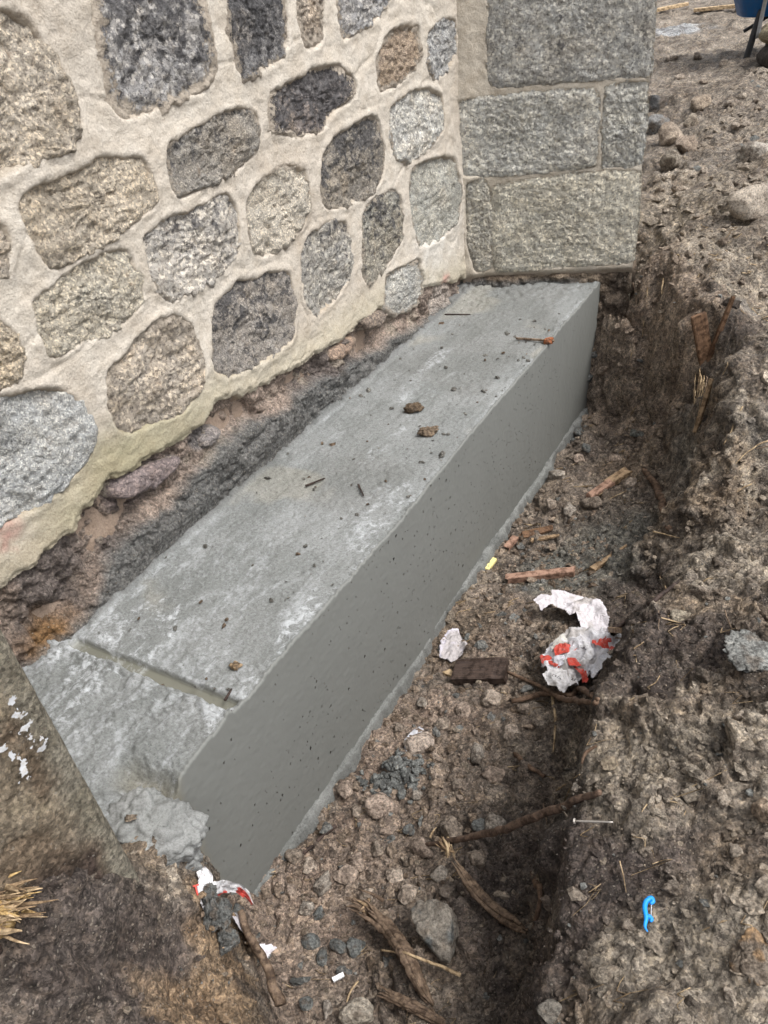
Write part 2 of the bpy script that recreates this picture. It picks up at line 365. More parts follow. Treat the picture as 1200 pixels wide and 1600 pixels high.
# ================================================================== THE GROUND
def build_height():
    """break lines of the excavation: rims, feet and open surfaces, as measured points (x, y, z)"""
    V, Eg = [], []
    def add(P): V.append(tuple(float(a) for a in P)); return len(V) - 1
    def line(pts):
        ids = [add(p) for p in pts]
        Eg.extend(zip(ids[:-1], ids[1:])); return ids
    # near right bank: rim above, foot below and a little undercut towards the trench
    rim = [(1330, 700, .10), (1200, 792, .08), (1130, 832, .06), (1065, 882, .05), (1003, 945, .03), (958, 1003, .0), (922, 1110, .0),
           (903, 1200, -.02), (880, 1290, -.04), (862, 1400, -.06), (845, 1500, -.08), (835, 1640, -.10), (800, 2000, -.1)]
    R = [at(*q) for q in rim]; line(R)
    ft = []
    for i, P in enumerate(R):
        a = R[max(i - 1, 0)]; b = R[min(i + 1, len(R) - 1)]; tg = (b - a)[:2]; tg /= np.linalg.norm(tg)
        nn = np.array([tg[1], -tg[0]])                      # towards the trench
        if nn @ N2 > 0 and i > 3: nn = -nn
        wdt = .05 + .03 * (i % 3)
        ft.append((P[0] + nn[0] * wdt, P[1] + nn[1] * wdt, [-.40, -.42, -.42, -.42, -.44, -.46, -.48, -.46, -.46, -.48, -.50, -.5, -.5][i]))
    line(ft)
    for q in [(1230, 900, .12), (1200, 1000, .14), (1130, 960, .10), (1200, 1180, .13), (1080, 1100, .07), (1200, 1350, .11), (1050, 1300, .05), (960, 1300, .01),
              (1000, 1480, .0), (1180, 1500, .08), (930, 1560, -.04), (1200, 1640, .08), (1000, 1700, .0), (1400, 1100, .15), (1500, 1600, .12), (1040, 960, .06), (990, 1100, .03)]:
        add(at(*q))
    add((2.5, .2, .15)); add((1.2, -.6, .1)); add((.3, -.6, .0)); add((0.1, -.05, -.05))
    # trench floor
    for s in (.62, .9, 1.3, 1.8, 2.4, 3.0, 3.5): add(xyz(s, T_FRONT + .02, Z_FLOOR))
    for s in (.4, 1.5, 2.6, 3.6): add(xyz(s, T_FRONT - .15, -.68)); add(xyz(s, T_WALL - .2, -.70))
    for q in [(700, 1150, -.61), (600, 1400, -.60), (640, 1280, -.60), (800, 1000, -.60), (860, 870, -.60), (900, 850, -.58), (950, 750, -.58), (840, 1150, -.54), (960, 900, -.52),
              (1010, 840, -.50), (1040, 760, -.50), (520, 1560, -.57), (690, 1500, -.52), (760, 1420, -.50), (790, 1300, -.50), (480, 1480, -.60), (760, 1640, -.5), (560, 1700, -.55)]:
        add(at(*q))
    # far bank under the end of the pier, its foot and its rim
    line([at(*q) for q in [(936, 640, -.62), (985, 668, -.58), (1035, 690, -.54), (1075, 725, -.50), (1125, 712, -.48), (1200, 725, -.48), (1330, 680, -.44)]])
    line([at(*q) for q in [(940, 540, -.36), (1000, 580, -.36), (1055, 625, -.30), (1105, 660, -.10), (1150, 664, .04), (1200, 648, .06), (1330, 600, .08)]])
    line([at(*q) for q in [(945, 455, -.04), (990, 452, .02), (1035, 455, .07), (1085, 480, .10), (1120, 560, .10), (1155, 610, .11), (1200, 590, .13), (1330, 540, .14)]])
    for q in [(1005, 400, .13), (1060, 390, .16), (1110, 430, .15), (1150, 480, .15), (1200, 500, .16), (1010, 330, .17), (1100, 330, .21), (1200, 330, .24), (1020, 250, .19),
              (1120, 240, .25), (1200, 220, .28), (1030, 150, .26), (1120, 130, .30), (1200, 110, .31), (1040, 60, .31), (1120, 40, .32), (1230, 30, .33), (1300, 300, .26)]:
        add(at(*q))
    for x, y, z in [(3.5, 16, .4), (12, 16, .4), (-8, 16, .4), (40, 12, .4), (80, 110, .5), (-80, 110, .5), (80, -40, .3), (-80, -40, .3), (0, 40, .4), (6, 4, .28), (5, 0, .2), (0, -6, 0), (-6, 0, 0), (.5, 7, .3)]:
        add((x, y, z))
    # left bank in front of the near pier
    line([at(*q) for q in [(285, 1335, -.09), (325, 1368, -.14), (345, 1440, -.17), (370, 1520, -.20), (395, 1610, -.22), (420, 1750, -.24)]])
    line([at(*q) for q in [(345, 1345, -.54), (400, 1415, -.60), (430, 1500, -.58), (452, 1600, -.55), (470, 1760, -.52)]])
    for s, t, z in [(.345, -.86, .09), (.30, -.86, .20), (.245, -.86, .29), (.18, -.86, .33), (.0, -.86, .35), (-.3, -.86, .38), (-.7, -.86, .38), (.36, -.95, .06), (.1, -.96, .33), (.37, -1.2, .0), (-.3, -1.3, .0), (.52, -1.02, -.05), (.56, -1.2, -.1)]: add(xyz(s, t, z))
    for q in [(262, 1440, -.03), (190, 1470, .10), (190, 1560, .04), (110, 1520, .15), (285, 1570, -.12), (100, 1640, .08), (0, 1620, .18), (40, 1540, .20), (-150, 1600, .28)]: add(at(*q))
    for s, t in [(1.0, -3.0), (3.0, -3.0), (5.5, -1.6), (4.3, -1.4)]: add(xyz(s, t, .1 if s > 4 else -.7))
    vo, eo, fo, ov, oe, of = delaunay_2d_cdt([Vector(v[:2]) for v in V], Eg, [], 0, 1e-5)
    Z = []
    for i, src in enumerate(ov):
        if src: Z.append(V[src[0]][2])
        else:
            d = [((vo[i][0] - v[0]) ** 2 + (vo[i][1] - v[1]) ** 2, v[2]) for v in V]; d.sort(); Z.append(d[0][1])
    return np.array([(p[0], p[1]) for p in vo]), np.array(Z), [f for f in fo if len(f) == 3]

def axis(fine0, fine1, step, lo, hi, mid, grow):
    a = list(np.arange(fine0, fine1, step)); st = step; x = a[-1]
    while x < hi: st *= grow if x < mid else 1.09; x += st; a.append(x)
    st = step; x = a[0]; pre = []
    while x > lo: st *= 1.09; x -= st; pre.append(x)
    return np.array(pre[::-1] + a)
GX = axis(-.74, 1.05, .0053, -90, 90, 5.0, 1.011)
GY = axis(.30, 1.8, .0056, -45, 120, 10.0, 1.0072)
_vx, _vz, _vf = build_height()
XX, YY = np.meshgrid(GX, GY, indexing='ij')
HZ = np.full(XX.shape, .0)
for f in _vf:
    (x0, y0), (x1, y1), (x2, y2) = _vx[f[0]], _vx[f[1]], _vx[f[2]]
    i0, i1 = np.searchsorted(GX, [min(x0, x1, x2) - 1e-6, max(x0, x1, x2) + 1e-6]); j0, j1 = np.searchsorted(GY, [min(y0, y1, y2) - 1e-6, max(y0, y1, y2) + 1e-6])
    if i1 <= i0 or j1 <= j0: continue
    gx, gy = XX[i0:i1, j0:j1], YY[i0:i1, j0:j1]
    den = (y1 - y2) * (x0 - x2) + (x2 - x1) * (y0 - y2)
    if abs(den) < 1e-12: continue
    a = ((y1 - y2) * (gx - x2) + (x2 - x1) * (gy - y2)) / den; b = ((y2 - y0) * (gx - x2) + (x0 - x2) * (gy - y2)) / den; c = 1 - a - b
    m = (a >= -1e-6) & (b >= -1e-6) & (c >= -1e-6)
    HZ[i0:i1, j0:j1][m] = (a * _vz[f[0]] + b * _vz[f[1]] + c * _vz[f[2]])[m]
def blur(A, it):
    for _ in range(it):
        P = np.pad(A, 1, mode='edge'); A = (P[:-2, 1:-1] + P[2:, 1:-1] + P[1:-1, :-2] + P[1:-1, 2:] + 2 * A) / 6
    return A
HZ = blur(HZ, 14)
nx, ny = XX.shape
GV = np.stack([XX, YY, HZ], 2).reshape(-1, 3)
dist = np.sqrt(GV[:, 0] ** 2 + GV[:, 1] ** 2)
near = dist < 14
sS = GV[:, :2] @ D2; tT = GV[:, :2] @ N2
# lumpy relief along the surface normal
Nn = grid_normals(GV, nx, ny)
amp = np.ones(len(GV), np.float32)
D = np.zeros(len(GV), np.float32)
Q = GV[near]; wq = Q + .05 * np.stack([vnoise(Q, 11, 41), vnoise(Q, 11, 42), vnoise(Q, 11, 43)], 1)
dq = dist[near]; fs = sstep(2.2, 5.0, dq)                       # coarser clods on the open ground
dn_ = .030 * fbm(wq, 2.6, 4, 1) + .020 * fbm(wq, 9, 4, 5) + .036 * cells(wq, 8.5, 50) + .016 * cells(wq, 21, 60) + .008 * cells(Q, 46, 70)
dn_ += .042 * (billow(wq, 7, 5, 90, .55) - .35) + .016 * (billow(Q, 26, 4, 95, .6) - .35) + .006 * (billow(Q, 85, 2, 99, .6) - .3)
dn_ += .012 * cells(wq, 30, 260) * sstep(-.1, .3, fbm(Q, 5, 3, 265))
crumb = .48 + .52 * sstep(-.22, .28, fbm(Q, 3.2, 3, 270))
dn_ = .030 * fbm(wq, 2.6, 4, 1) + (dn_ - .030 * fbm(wq, 2.6, 4, 1)) * crumb + (1 - crumb) * .016
dn_ += fs * (.050 * (billow(Q, 3.1, 4, 180, .55) - .35) + .028 * cells(wq, 5.5, 185))
flatmask = sstep(.35, .1, np.abs(tT[near] - T_FRONT)) * (HZ.ravel()[near] < -.3)
D[near] = dn_ - .024
far = ~near
D[far] = .04 * fbm(GV[far], .5, 4, 2) + .03 * vnoise(GV[far], 3, 3)
GV2 = GV + Nn * (D * amp)[:, None]
GV2[:, 2] = np.maximum(GV2[:, 2], -.75)
HG = GV2[:, 2].reshape(nx, ny)
def hgt(x, y):
    i = np.clip(np.searchsorted(GX, x) - 1, 0, nx - 2); j = np.clip(np.searchsorted(GY, y) - 1, 0, ny - 2)
    fx = (x - GX[i]) / (GX[i + 1] - GX[i]); fy = (y - GY[j]) / (GY[j + 1] - GY[j])
    return HG[i, j] * (1 - fx) * (1 - fy) + HG[i + 1, j] * fx * (1 - fy) + HG[i, j + 1] * (1 - fx) * fy + HG[i + 1, j + 1] * fx * fy
def on_ground(u, v, lift=0.0):
    """where the line of sight of a photo pixel meets the ground"""
    q = ray(u, v); q = q / np.linalg.norm(q); k = np.arange(.6, 16, .004)
    P = C0[None] + q[None] * k[:, None]; h = hgt(P[:, 0], P[:, 1])
    i = np.argmax(P[:, 2] <= h + lift); return P[i]
# colours of the earth itself
base_b = np.array([.215, .180, .146])
gc = np.tile(base_b, (len(GV), 1))
n1 = fbm(GV, 1.7, 4, 21); n2 = fbm(GV, 6, 4, 22); n3 = fbm(GV, 3.1, 3, 23)
gc = mixc(gc, (.130, .105, .088), sstep(.02, .35, n1) * .7)
gc = mixc(gc, (.285, .225, .165), sstep(.05, .40, n2) * .8)
gc = mixc(gc, (.200, .188, .168), sstep(.1, .4, n3) * .6)
n4 = fbm(GV, 15, 4, 24, .6); n5 = fbm(GV, 9, 4, 25, .6)
gc = mixc(gc, (.47, .41, .335), sstep(.10, .34, n4) * .75)           # pale crumbly lumps
gc = mixc(gc, (.062, .050, .043), sstep(.06, .32, n5) * .75)         # dark humus
def blob(px, r, z=None, soft=.5, seed=0):
    """soft irregular patch round a measured point"""
    P = px if len(px) == 3 else on_ground(*px)
    dd = np.sqrt((GV[:, 0] - P[0]) ** 2 + (GV[:, 1] - P[1]) ** 2)
    return sstep(r, r * soft, dd + r * .55 * n2)
zb = HZ.ravel()
floor_m = sstep(-.35, -.48, zb) * (dist < 6)
gc = mixc(gc, (.220, .180, .147), floor_m * .6)
gc = mixc(gc, (.31, .240, .192), sstep(.55, .1, tT - T_FRONT) * floor_m * sstep(2.2, 1.6, sS) * sstep(-.25, .2, n2 + .1) * .85)      # pinkish arena beside the block
for q, r in [((950, 870), .30), ((850, 900), .18), ((1100, 780), .2)]: gc = mixc(gc, (.175, .172, .152), blob(q, r) * .85 * floor_m)
for q, r in [((700, 990), .2), ((1000, 720), .22)]: gc = mixc(gc, (.19, .145, .105), blob(q, r) * .7)
for q, r in [((990, 930), .16), ((1040, 1000), .18), ((930, 1350), .16), ((1000, 1290), .14), ((880, 1480), .2), ((790, 1330), .2), ((200, 1440), .22), ((150, 1560), .25), ((760, 1450), .18)]:
    gc = mixc(gc, (.105, .085, .075), blob(q, r) * .75)                                                                              # dark topsoil
for q, r in [((1170, 860), .22), ((1150, 1170), .2), ((1130, 1480), .16), ((1000, 1180), .16), ((1180, 1580), .2), ((1150, 420), .35), ((1100, 300), .5), ((980, 1530), .1)]:
    gc = mixc(gc, (.330, .285, .230), blob(q, r) * .8)                                                                               # paler dry crust
for q, r in [((338, 1410), .06), ((352, 1480), .05), ((365, 1560), .07), ((290, 1575), .06)]: gc = mixc(gc, (.33, .235, .150), blob(q, r) * .85)          # ochre clay
for q, r in [((975, 480), .25), ((1000, 560), .22), ((1040, 520), .2), ((960, 610), .2), ((1060, 600), .15)]: gc = mixc(gc, (.33, .262, .205), blob(q, r) * .85)  # pale brown far bank, painted lighter to offset the shade there
gc = mixc(gc, (.275, .235, .192), sstep(3.2, 6, dist) * .75)
gc = mixc(gc, (.42, .46, .50), blob((1050, 45), .45, seed=3) * .6)
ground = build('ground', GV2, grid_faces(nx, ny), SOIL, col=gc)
tag(ground, 'brown stony earth of the trench, its banks and the yard', kind='structure')

# ================================================================== RUBBLE WALL (left)
WALL_STONES = [  # outline in photo pixels on the wall plane, base colour, dark film, mortar smear, bulge
 ([(-60,20),(20,18),(45,30),(75,85),(100,130),(125,190),(115,225),(95,235),(60,240),(0,275),(-60,290)], (.46,.40,.32), .10, .15, .012),
 ([(128,-60),(310,-60),(328,60),(335,120),(310,140),(265,160),(215,180),(185,182),(170,150),(155,80)], (.27,.265,.265), .62, .60, .004),
 ([(350,-60),(440,-60),(448,60),(440,88),(395,115),(378,122),(366,80)], (.24,.24,.25), .66, .42, .004),
 ([(465,-60),(505,-60),(503,50),(495,68),(475,72),(463,30)], (.40,.33,.26), .1, .55, .004),
 ([(525,-60),(640,-60),(592,20),(565,45),(535,60),(528,40)], (.27,.27,.275), .45, .35, .004),
 ([(592,143),(587,100),(598,60),(625,42),(655,42),(659,80),(645,110),(615,132)], (.36,.27,.19), .2, .45, .004),
 ([(672,114),(669,50),(690,33),(711,30),(711,75),(705,102),(685,119)], (.33,.34,.35), .3, .2, .004),
 ([(421,192),(421,150),(450,130),(490,108),(530,103),(553,125),(551,147),(520,172),(500,202),(460,210),(430,203)], (.20,.17,.16), .70, .40, .006),
 ([(259,230),(285,213),(330,188),(375,172),(396,177),(406,200),(399,237),(360,268),(280,305),(266,287)], (.32,.30,.27), .40, .25, .006),
 ([(26,315),(60,293),(110,272),(155,249),(220,247),(241,290),(241,322),(200,352),(150,382),(95,415),(68,406),(48,370),(36,340)], (.45,.385,.295), .10, .12, .014),
 ([(226,375),(260,348),(310,323),(357,302),(373,340),(371,392),(340,428),(270,470),(243,442)], (.40,.375,.34), .30, .10, .006),
 ([(389,382),(387,320),(404,288),(450,259),(476,261),(484,310),(471,352),(430,393),(409,399)], (.48,.435,.36), .05, .30, .005),
 ([(501,302),(502,250),(524,213),(575,181),(591,188),(601,230),(598,272),(580,303),(540,320),(509,324)], (.26,.235,.20), .55, .32, .005),
 ([(611,202),(611,164),(640,148),(670,136),(691,149),(691,202),(665,233),(635,254),(618,242)], (.40,.40,.38), .25, .25, .005),
 ([(641,292),(644,264),(690,244),(713,249),(720,300),(714,347),(690,372),(655,387),(644,342)], (.40,.40,.36), .2, .30, .003),
 ([(569,433),(567,340),(584,313),(615,296),(627,309),(629,372),(610,403),(579,443)], (.28,.275,.24), .45, .25, .004),
 ([(474,462),(472,390),(489,363),(520,345),(541,349),(547,380),(545,432),(520,468),(492,495)], (.30,.29,.265), .40, .14, .004),
 ([(333,562),(338,480),(368,444),(420,429),(451,424),(459,470),(459,527),(420,558),(360,586),(338,580)], (.30,.275,.25), .50, .08, .005),
 ([(55,478),(74,459),(120,423),(180,393),(201,394),(217,440),(220,472),(190,502),(130,533),(77,555),(66,526)], (.44,.40,.32), .18, .12, .010),
 ([(166,622),(168,580),(198,548),(235,513),(275,491),(301,509),(320,575),(314,602),(280,643),(215,671),(183,672)], (.36,.31,.25), .28, .30, .010),
 ([(-60,640),(0,624),(60,609),(100,611),(131,640),(147,685),(132,722),(95,757),(60,792),(0,817),(-60,822)], (.42,.44,.45), .12, .10, .006),
 ([(-60,500),(0,503),(22,533),(34,560),(26,592),(0,607),(-60,612)], (.46,.385,.28), .15, .12, .008),
 ([(-60,340),(0,348),(12,368),(16,400),(0,428),(-60,434)], (.38,.33,.27), .2, .3, .005),
 ([(598,482),(604,430),(655,404),(662,440),(657,472),(620,490)], (.38,.38,.36), .15, .40, .004),
]
def wall_pt(sz, off): return np.stack([D2[0] * sz[:, 0] + N2[0] * (T_WALL + off), D2[1] * sz[:, 0] + N2[1] * (T_WALL + off), sz[:, 1]], 1)
def pier_pt(sz, off): return np.stack([PB[0] + B2[0] * sz[:, 0] + NB2[0] * off, PB[1] + B2[1] * sz[:, 0] + NB2[1] * off, sz[:, 1]], 1)

def stone_mesh(name, poly, place, mat, parent, col, dark, smear, bulge, seed, rough=.010, rim=-.012, segs=96, rings=26, rnd=.045, wob=.006, tilt=.016, grow=.004, tint=.15):
    p = smooth_poly(poly, segs, 2, rnd)
    c = p.mean(0)
    ang = np.arctan2(p[:, 1] - c[1], p[:, 0] - c[0])
    wv = np.stack([np.cos(ang) * 3, np.sin(ang) * 3, np.full(segs, seed * 1.7)], 1)
    p = c + (p - c) * (1 + (wob / np.linalg.norm(p - c, axis=1) * fbm(wv, 1.6, 5, seed, .65) * 2.0)[:, None])
    p = c + (p - c) * (1 + grow / np.linalg.norm(p - c, axis=1))[:, None]
    ks = np.r_[1.0, 1.0, np.linspace(.985, 0.03, rings)]
    off0 = np.r_[-.09, rim, np.zeros(rings)]
    sz = np.concatenate([c + (p - c) * k for k in ks]); k = np.repeat(ks, segs); o0 = np.repeat(off0, segs)
    size = math.sqrt(abs(0.5 * np.sum(p[:, 0] * np.roll(p[:, 1], -1) - p[:, 1] * np.roll(p[:, 0], -1))))
    edge = (1 - k) * size * .5                                # metres in from the outline, about
    P3 = np.stack([sz[:, 0], sz[:, 1], np.full(len(sz), seed * 3.1)], 1)
    ledge = np.floor(3.5 * fbm(P3, 9, 3, seed + 9) + 3.5 * .15) / 3.5         # broken facets
    off = rim * (1 - sstep(0, .010, edge)) + bulge * sstep(0, .035, edge) + rough * (1.1 * fbm(P3, 11, 4, seed) + .55 * ledge + .9 * (billow(P3, 24, 4, seed + 4, .6) - .35) + .4 * fbm(P3, 70, 3, seed + 14)) * sstep(-.005, .02, edge)
    off += .0022 * fbm(P3, 150, 2, seed + 6)
    rz = (sz[:, 1] - sz[:, 1].min()) / (sz[:, 1].max() - sz[:, 1].min()); off -= tilt * (sstep(.45, 1.0, rz) - .15)
    off[:segs] = -.09; off[segs:2 * segs] += 0
    V = place(sz, off)
    F = []
    n = len(ks); a = np.arange(n * segs).reshape(n, segs); b = np.roll(a, -1, 1)
    F = np.stack([a[:-1].ravel(), b[:-1].ravel(), b[1:].ravel(), a[1:].ravel()], 1)
    V = np.vstack([V, place(c[None], np.array([off[-segs:].mean()]))]); ci = len(V) - 1
    cap = np.stack([a[-1], b[-1], np.full(segs, ci), np.full(segs, ci)], 1)
    P3 = np.vstack([P3, P3[-1:]]); edge = np.r_[edge, edge[-1]]; szc = np.vstack([sz, c[None]])
    cc = np.tile(np.array(col), (len(V), 1)); vv = fbm(P3, 7, 4, seed + 2)
    cc = cc * (1 + .35 * vv)[:, None]
    cc = mixc(cc, (.42, .32, .20), sstep(.15, .5, fbm(P3, 8, 3, seed + 3)) * tint)
    zmin, zmax = szc[:, 1].min(), szc[:, 1].max()
    dk = dark * 1.05 - .06 + .35 * ((szc[:, 1] - zmin) / (zmax - zmin) - .5) * dark * 2 + .25 * fbm(P3, 5, 3, seed + 12)
    sm = (.40 + .60 * smear) * sstep(.016 + .11 * smear, .0, edge) + smear * .40 * sstep(.45, 1, (szc[:, 1] - zmin) / (zmax - zmin)) + .03
    faces = [tuple(f) for f in F] + [(f[0], f[1], f[2]) for f in cap]
    # flat lists keep triangles and quads together
    return build(name, V, faces, mat, parent, col=cc, attrs={'dark': dk, 'smear': np.clip(sm, -.3, 1)})

rubble_wall = empty('rubble_stone_wall', tuple(xyz(1.8, T_WALL, 0)))
tag(rubble_wall, 'rubble granite wall with wide beige lime pointing above the concrete block', 'wall')
polysA = [np.array([on_wall(u, v) for u, v in q[0]]) for q in WALL_STONES]
s_ax = np.r_[np.arange(.45, 2.1965, .0050), np.arange(2.2, 3.50, .0075)]; z_ax = np.r_[np.arange(.02, 1.496, .0054), np.arange(1.5, 1.95, .012)]
SS, ZZ = np.meshgrid(s_ax, z_ax, indexing='ij'); sz = np.stack([SS.ravel(), ZZ.ravel()], 1)
P3 = np.stack([sz[:, 0], sz[:, 1], np.zeros(len(sz))], 1)
warp = np.stack([.008 * fbm(P3, 13, 3, 31), .008 * fbm(P3, 13, 3, 32)], 1)
sd_ = np.full(len(sz), 9.0)
for p in polysA:
    lo, hi = p.min(0) - .12, p.max(0) + .12
    m = ((sz > lo) & (sz < hi)).all(1)
    sd_[m] = np.minimum(sd_[m], poly_sdf(sz[m, 0] + warp[m, 0], sz[m, 1] + warp[m, 1], smooth_poly(p, 96, 2, .013)) - .006)
# lower edge where the pointing has broken away from the foundation
me_px = [(-80, 960), (0, 908), (60, 880), (110, 830), (160, 772), (165, 752), (215, 722), (300, 672), (345, 628), (420, 600), (480, 565), (540, 520), (585, 490), (600, 478), (640, 455), (690, 440), (735, 432)]
me = np.array([on_wall(u, v) for u, v in me_px]); me = me[np.argsort(me[:, 0])]
low = np.interp(sz[:, 0], me[:, 0], me[:, 1]) + .034 * fbm(P3, 13, 5, 33, .62)
above = sz[:, 1] - low
lip = sstep(0.030, .008, sd_) * sstep(-.006, .008, sd_)                      # pointing stands up in a lip at the stones
off = .0 + .011 * fbm(P3, 5, 4, 34) + .0035 * fbm(P3, 28, 4, 35) + .0012 * fbm(P3, 120, 2, 36) + .0025 * lip + .005 * (billow(P3, 9, 4, 330) - .35)
rag = sd_ + .012 * fbm(P3, 34, 5, 360, .65) + .008 * fbm(P3, 12, 3, 361)
off += -.040 * sstep(.003, -.024, rag)
joint = np.abs(fbm(P3, 2.2, 3, 37)); off -= .004 * sstep(.03, .0, joint)
off = np.where(above < 0, off - .045 * sstep(.0, -.022, above), off + .004 * sstep(.10, .0, above) - .010 * sstep(.012, .0, above))
mc = np.tile(np.array([.53, .482, .418]), (len(sz), 1))
big = fbm(P3, 2.3, 4, 38); mc = mixc(mc, (.47, .415, .35), sstep(.0, .4, big) * .7); mc = mixc(mc, (.56, .515, .45), sstep(.0, .4, -big) * .7)
mc = mixc(mc, (.34, .285, .22), sstep(.004, -.004, sd_) * .6)
alg = on_wall(215, 715); am = sstep(.30, .02, np.hypot((sz[:, 0] - alg[0]) * .6, (sz[:, 1] - alg[1]) * 1.4) + .06 * fbm(P3, 14, 4, 39))
mc = mixc(mc, (.215, .205, .105), am * .75)                                   # green algae
mc = mixc(mc, (.40, .355, .25), sstep(.16, .02, above) * .55)
wl = on_wall(680, 360); wm = sstep(.30, .03, np.hypot(sz[:, 0] - wl[0], (sz[:, 1] - wl[1]) * .9) + .10 * fbm(P3, 12, 5, 40))
mc = mixc(mc, (.60, .575, .53), wm * .85)                                       # whitewash remains
for (u, v, r) in [(695, 435, .05), (12, 835, .05)]:
    q = on_wall(u, v); mc = mixc(mc, (.50, .27, .23), sstep(r, .0, np.hypot(sz[:, 0] - q[0], sz[:, 1] - q[1]) + .03 * fbm(P3, 30, 3, 45)) * .8)
mc = mixc(mc, (.30, .23, .18), sstep(.0, -.02, above))
V = wall_pt(sz, off)
build('mortar', V, grid_faces(len(s_ax), len(z_ax), True), MORTAR, rubble_wall, col=mc)
for i, (px, c, dk, sm, bu) in enumerate(WALL_STONES):
    stone_mesh('stone', polysA[i], wall_pt, GRANITES[i % 3], rubble_wall, tuple((np.array(c) * .72 + np.mean(c) * .28) * 1.2), dk, sm, bu * .35 - .004, 100 + i * 7, rough=.014, rim=-.006, wob=.013, rnd=.013, segs=120, rings=32, grow=.020, tilt=.011)
# solid core of the wall behind its face
def box_st(s0, s1, t0, t1, z0, z1):
    P = [xyz(s, t, z) for z in (z0, z1) for s, t in ((s0, t0), (s1, t0), (s1, t1), (s0, t1))]
    return np.array(P), [(0, 3, 2, 1), (4, 5, 6, 7), (0, 1, 5, 4), (1, 2, 6, 5), (2, 3, 7, 6), (3, 0, 4, 7)]
V, F = box_st(.3, 3.8, -2.3, T_WALL - .10, -.72, 1.949)
build('core', V, F, MORTAR, rubble_wall, col=np.tile((.45, .37, .29), (8, 1)), smooth=False)

# foundation course under the pointing: rough pinkish rubble with a skirt of splashed concrete
s_ax = np.r_[np.arange(.45, 1.996, .0065), np.arange(2.0, 3.62, .009)]; z_ax = np.arange(-.16, .42, .0065)
SS, ZZ = np.meshgrid(s_ax, z_ax, indexing='ij'); sz = np.stack([SS.ravel(), ZZ.ravel()], 1); P3 = np.stack([sz[:, 0], sz[:, 1], np.zeros(len(sz))], 1)
low = np.interp(sz[:, 0], me[:, 0], me[:, 1])
sp_px = [(-60, 1110), (75, 1010), (130, 965), (165, 880), (215, 820), (270, 775), (330, 700), (420, 642), (510, 585), (600, 535), (660, 500), (735, 452)]
sp = np.array([on_wall(u, v) for u, v in sp_px]); sp = sp[np.argsort(sp[:, 0])]
spl = np.interp(sz[:, 0], sp[:, 0], sp[:, 1]) - .004 + .034 * fbm(P3, 11, 5, 51, .6)
off = -.028 + .050 * fbm(P3, 5, 4, 52) + .022 * fbm(P3, 14, 4, 53) + .022 * cells(P3, 15, 54) + .030 * (billow(P3, 22, 4, 55, .6) - .3)
st_l = np.floor(4 * (fbm(P3 * np.array([.55, 1.5, 1]), 6, 3, 57))) / 4; off += .028 * st_l                    # broken ledges
wet_m = sstep(.015, -.015, sz[:, 1] - spl)
off = off * (1 - .5 * wet_m) + wet_m * (.016 + .034 * (billow(P3, 13, 5, 58, .62) - .2))
off += .012 * sstep(.10, -.03, sz[:, 1])
off = np.minimum(off, np.where(sz[:, 1] > low - .03, -.012, .2)); off = np.minimum(off, .022 + .3 * np.clip(sz[:, 1] - .03, 0, 1))
off -= .05 * sstep(.0, .05, sz[:, 1] - low)
fc = np.tile(np.array([.325, .262, .22]), (len(sz), 1))
fb = fbm(P3, 5, 4, 61); fc = mixc(fc, (.45, .36, .30), sstep(.0, .35, fb)); fc = mixc(fc, (.20, .17, .155), sstep(.05, .4, -fb))
fc = mixc(fc, (.50, .43, .35), sstep(.2, .45, fbm(P3, 11, 4, 62)) * .7)
for (u, v, ru, c) in [(225, 750, .13, (.17, .14, .145)), (325, 680, .07, (.20, .19, .19)), (570, 500, .07, (.20, .17, .14)), (690, 470, .15, (.52, .46, .41))]:
    q = on_wall(u, v); fc = mixc(fc, c, sstep(ru, ru * .5, np.hypot(sz[:, 0] - q[0], (sz[:, 1] - q[1]) * 1.6) + .05 * fbm(P3, 14, 3, 63)) * .85)
q = on_wall(85, 1005); fc = mixc(fc, (.30, .17, .07), sstep(.13, .03, np.hypot(sz[:, 0] - q[0], sz[:, 1] - q[1]) + .04 * fbm(P3, 20, 3, 64)) * .9)   # rust-coloured clay
fc = mixc(fc, (.185, .187, .182), wet_m * .95)
fcourse = build('foundation_course', wall_pt(sz, off), grid_faces(len(s_ax), len(z_ax), True), RUBBLE, rubble_wall, col=fc)
for i, (px, c) in enumerate([([(168, 775), (172, 752), (215, 735), (285, 708), (290, 722), (245, 760), (180, 790)], (.21, .175, .175)),
                             ([(312, 700), (318, 678), (345, 660), (348, 676), (325, 703)], (.27, .25, .25)),
                             ([(562, 512), (566, 494), (598, 478), (604, 500), (580, 520)], (.24, .20, .17)),
                             ([(505, 555), (540, 528), (560, 520), (555, 545), (520, 570)], (.33, .25, .20)),
                             ([(380, 690), (410, 662), (440, 650), (432, 676), (396, 703)], (.36, .26, .21))]):
    _fs = stone_mesh('foundation_stone', np.array([on_wall(u, v) for u, v in px]), wall_pt, GRANITE, rubble_wall, c, .3, .1, .012, 400 + i * 5, rough=.012, rim=-.05, segs=48, rings=12); _fs.parent = fcourse

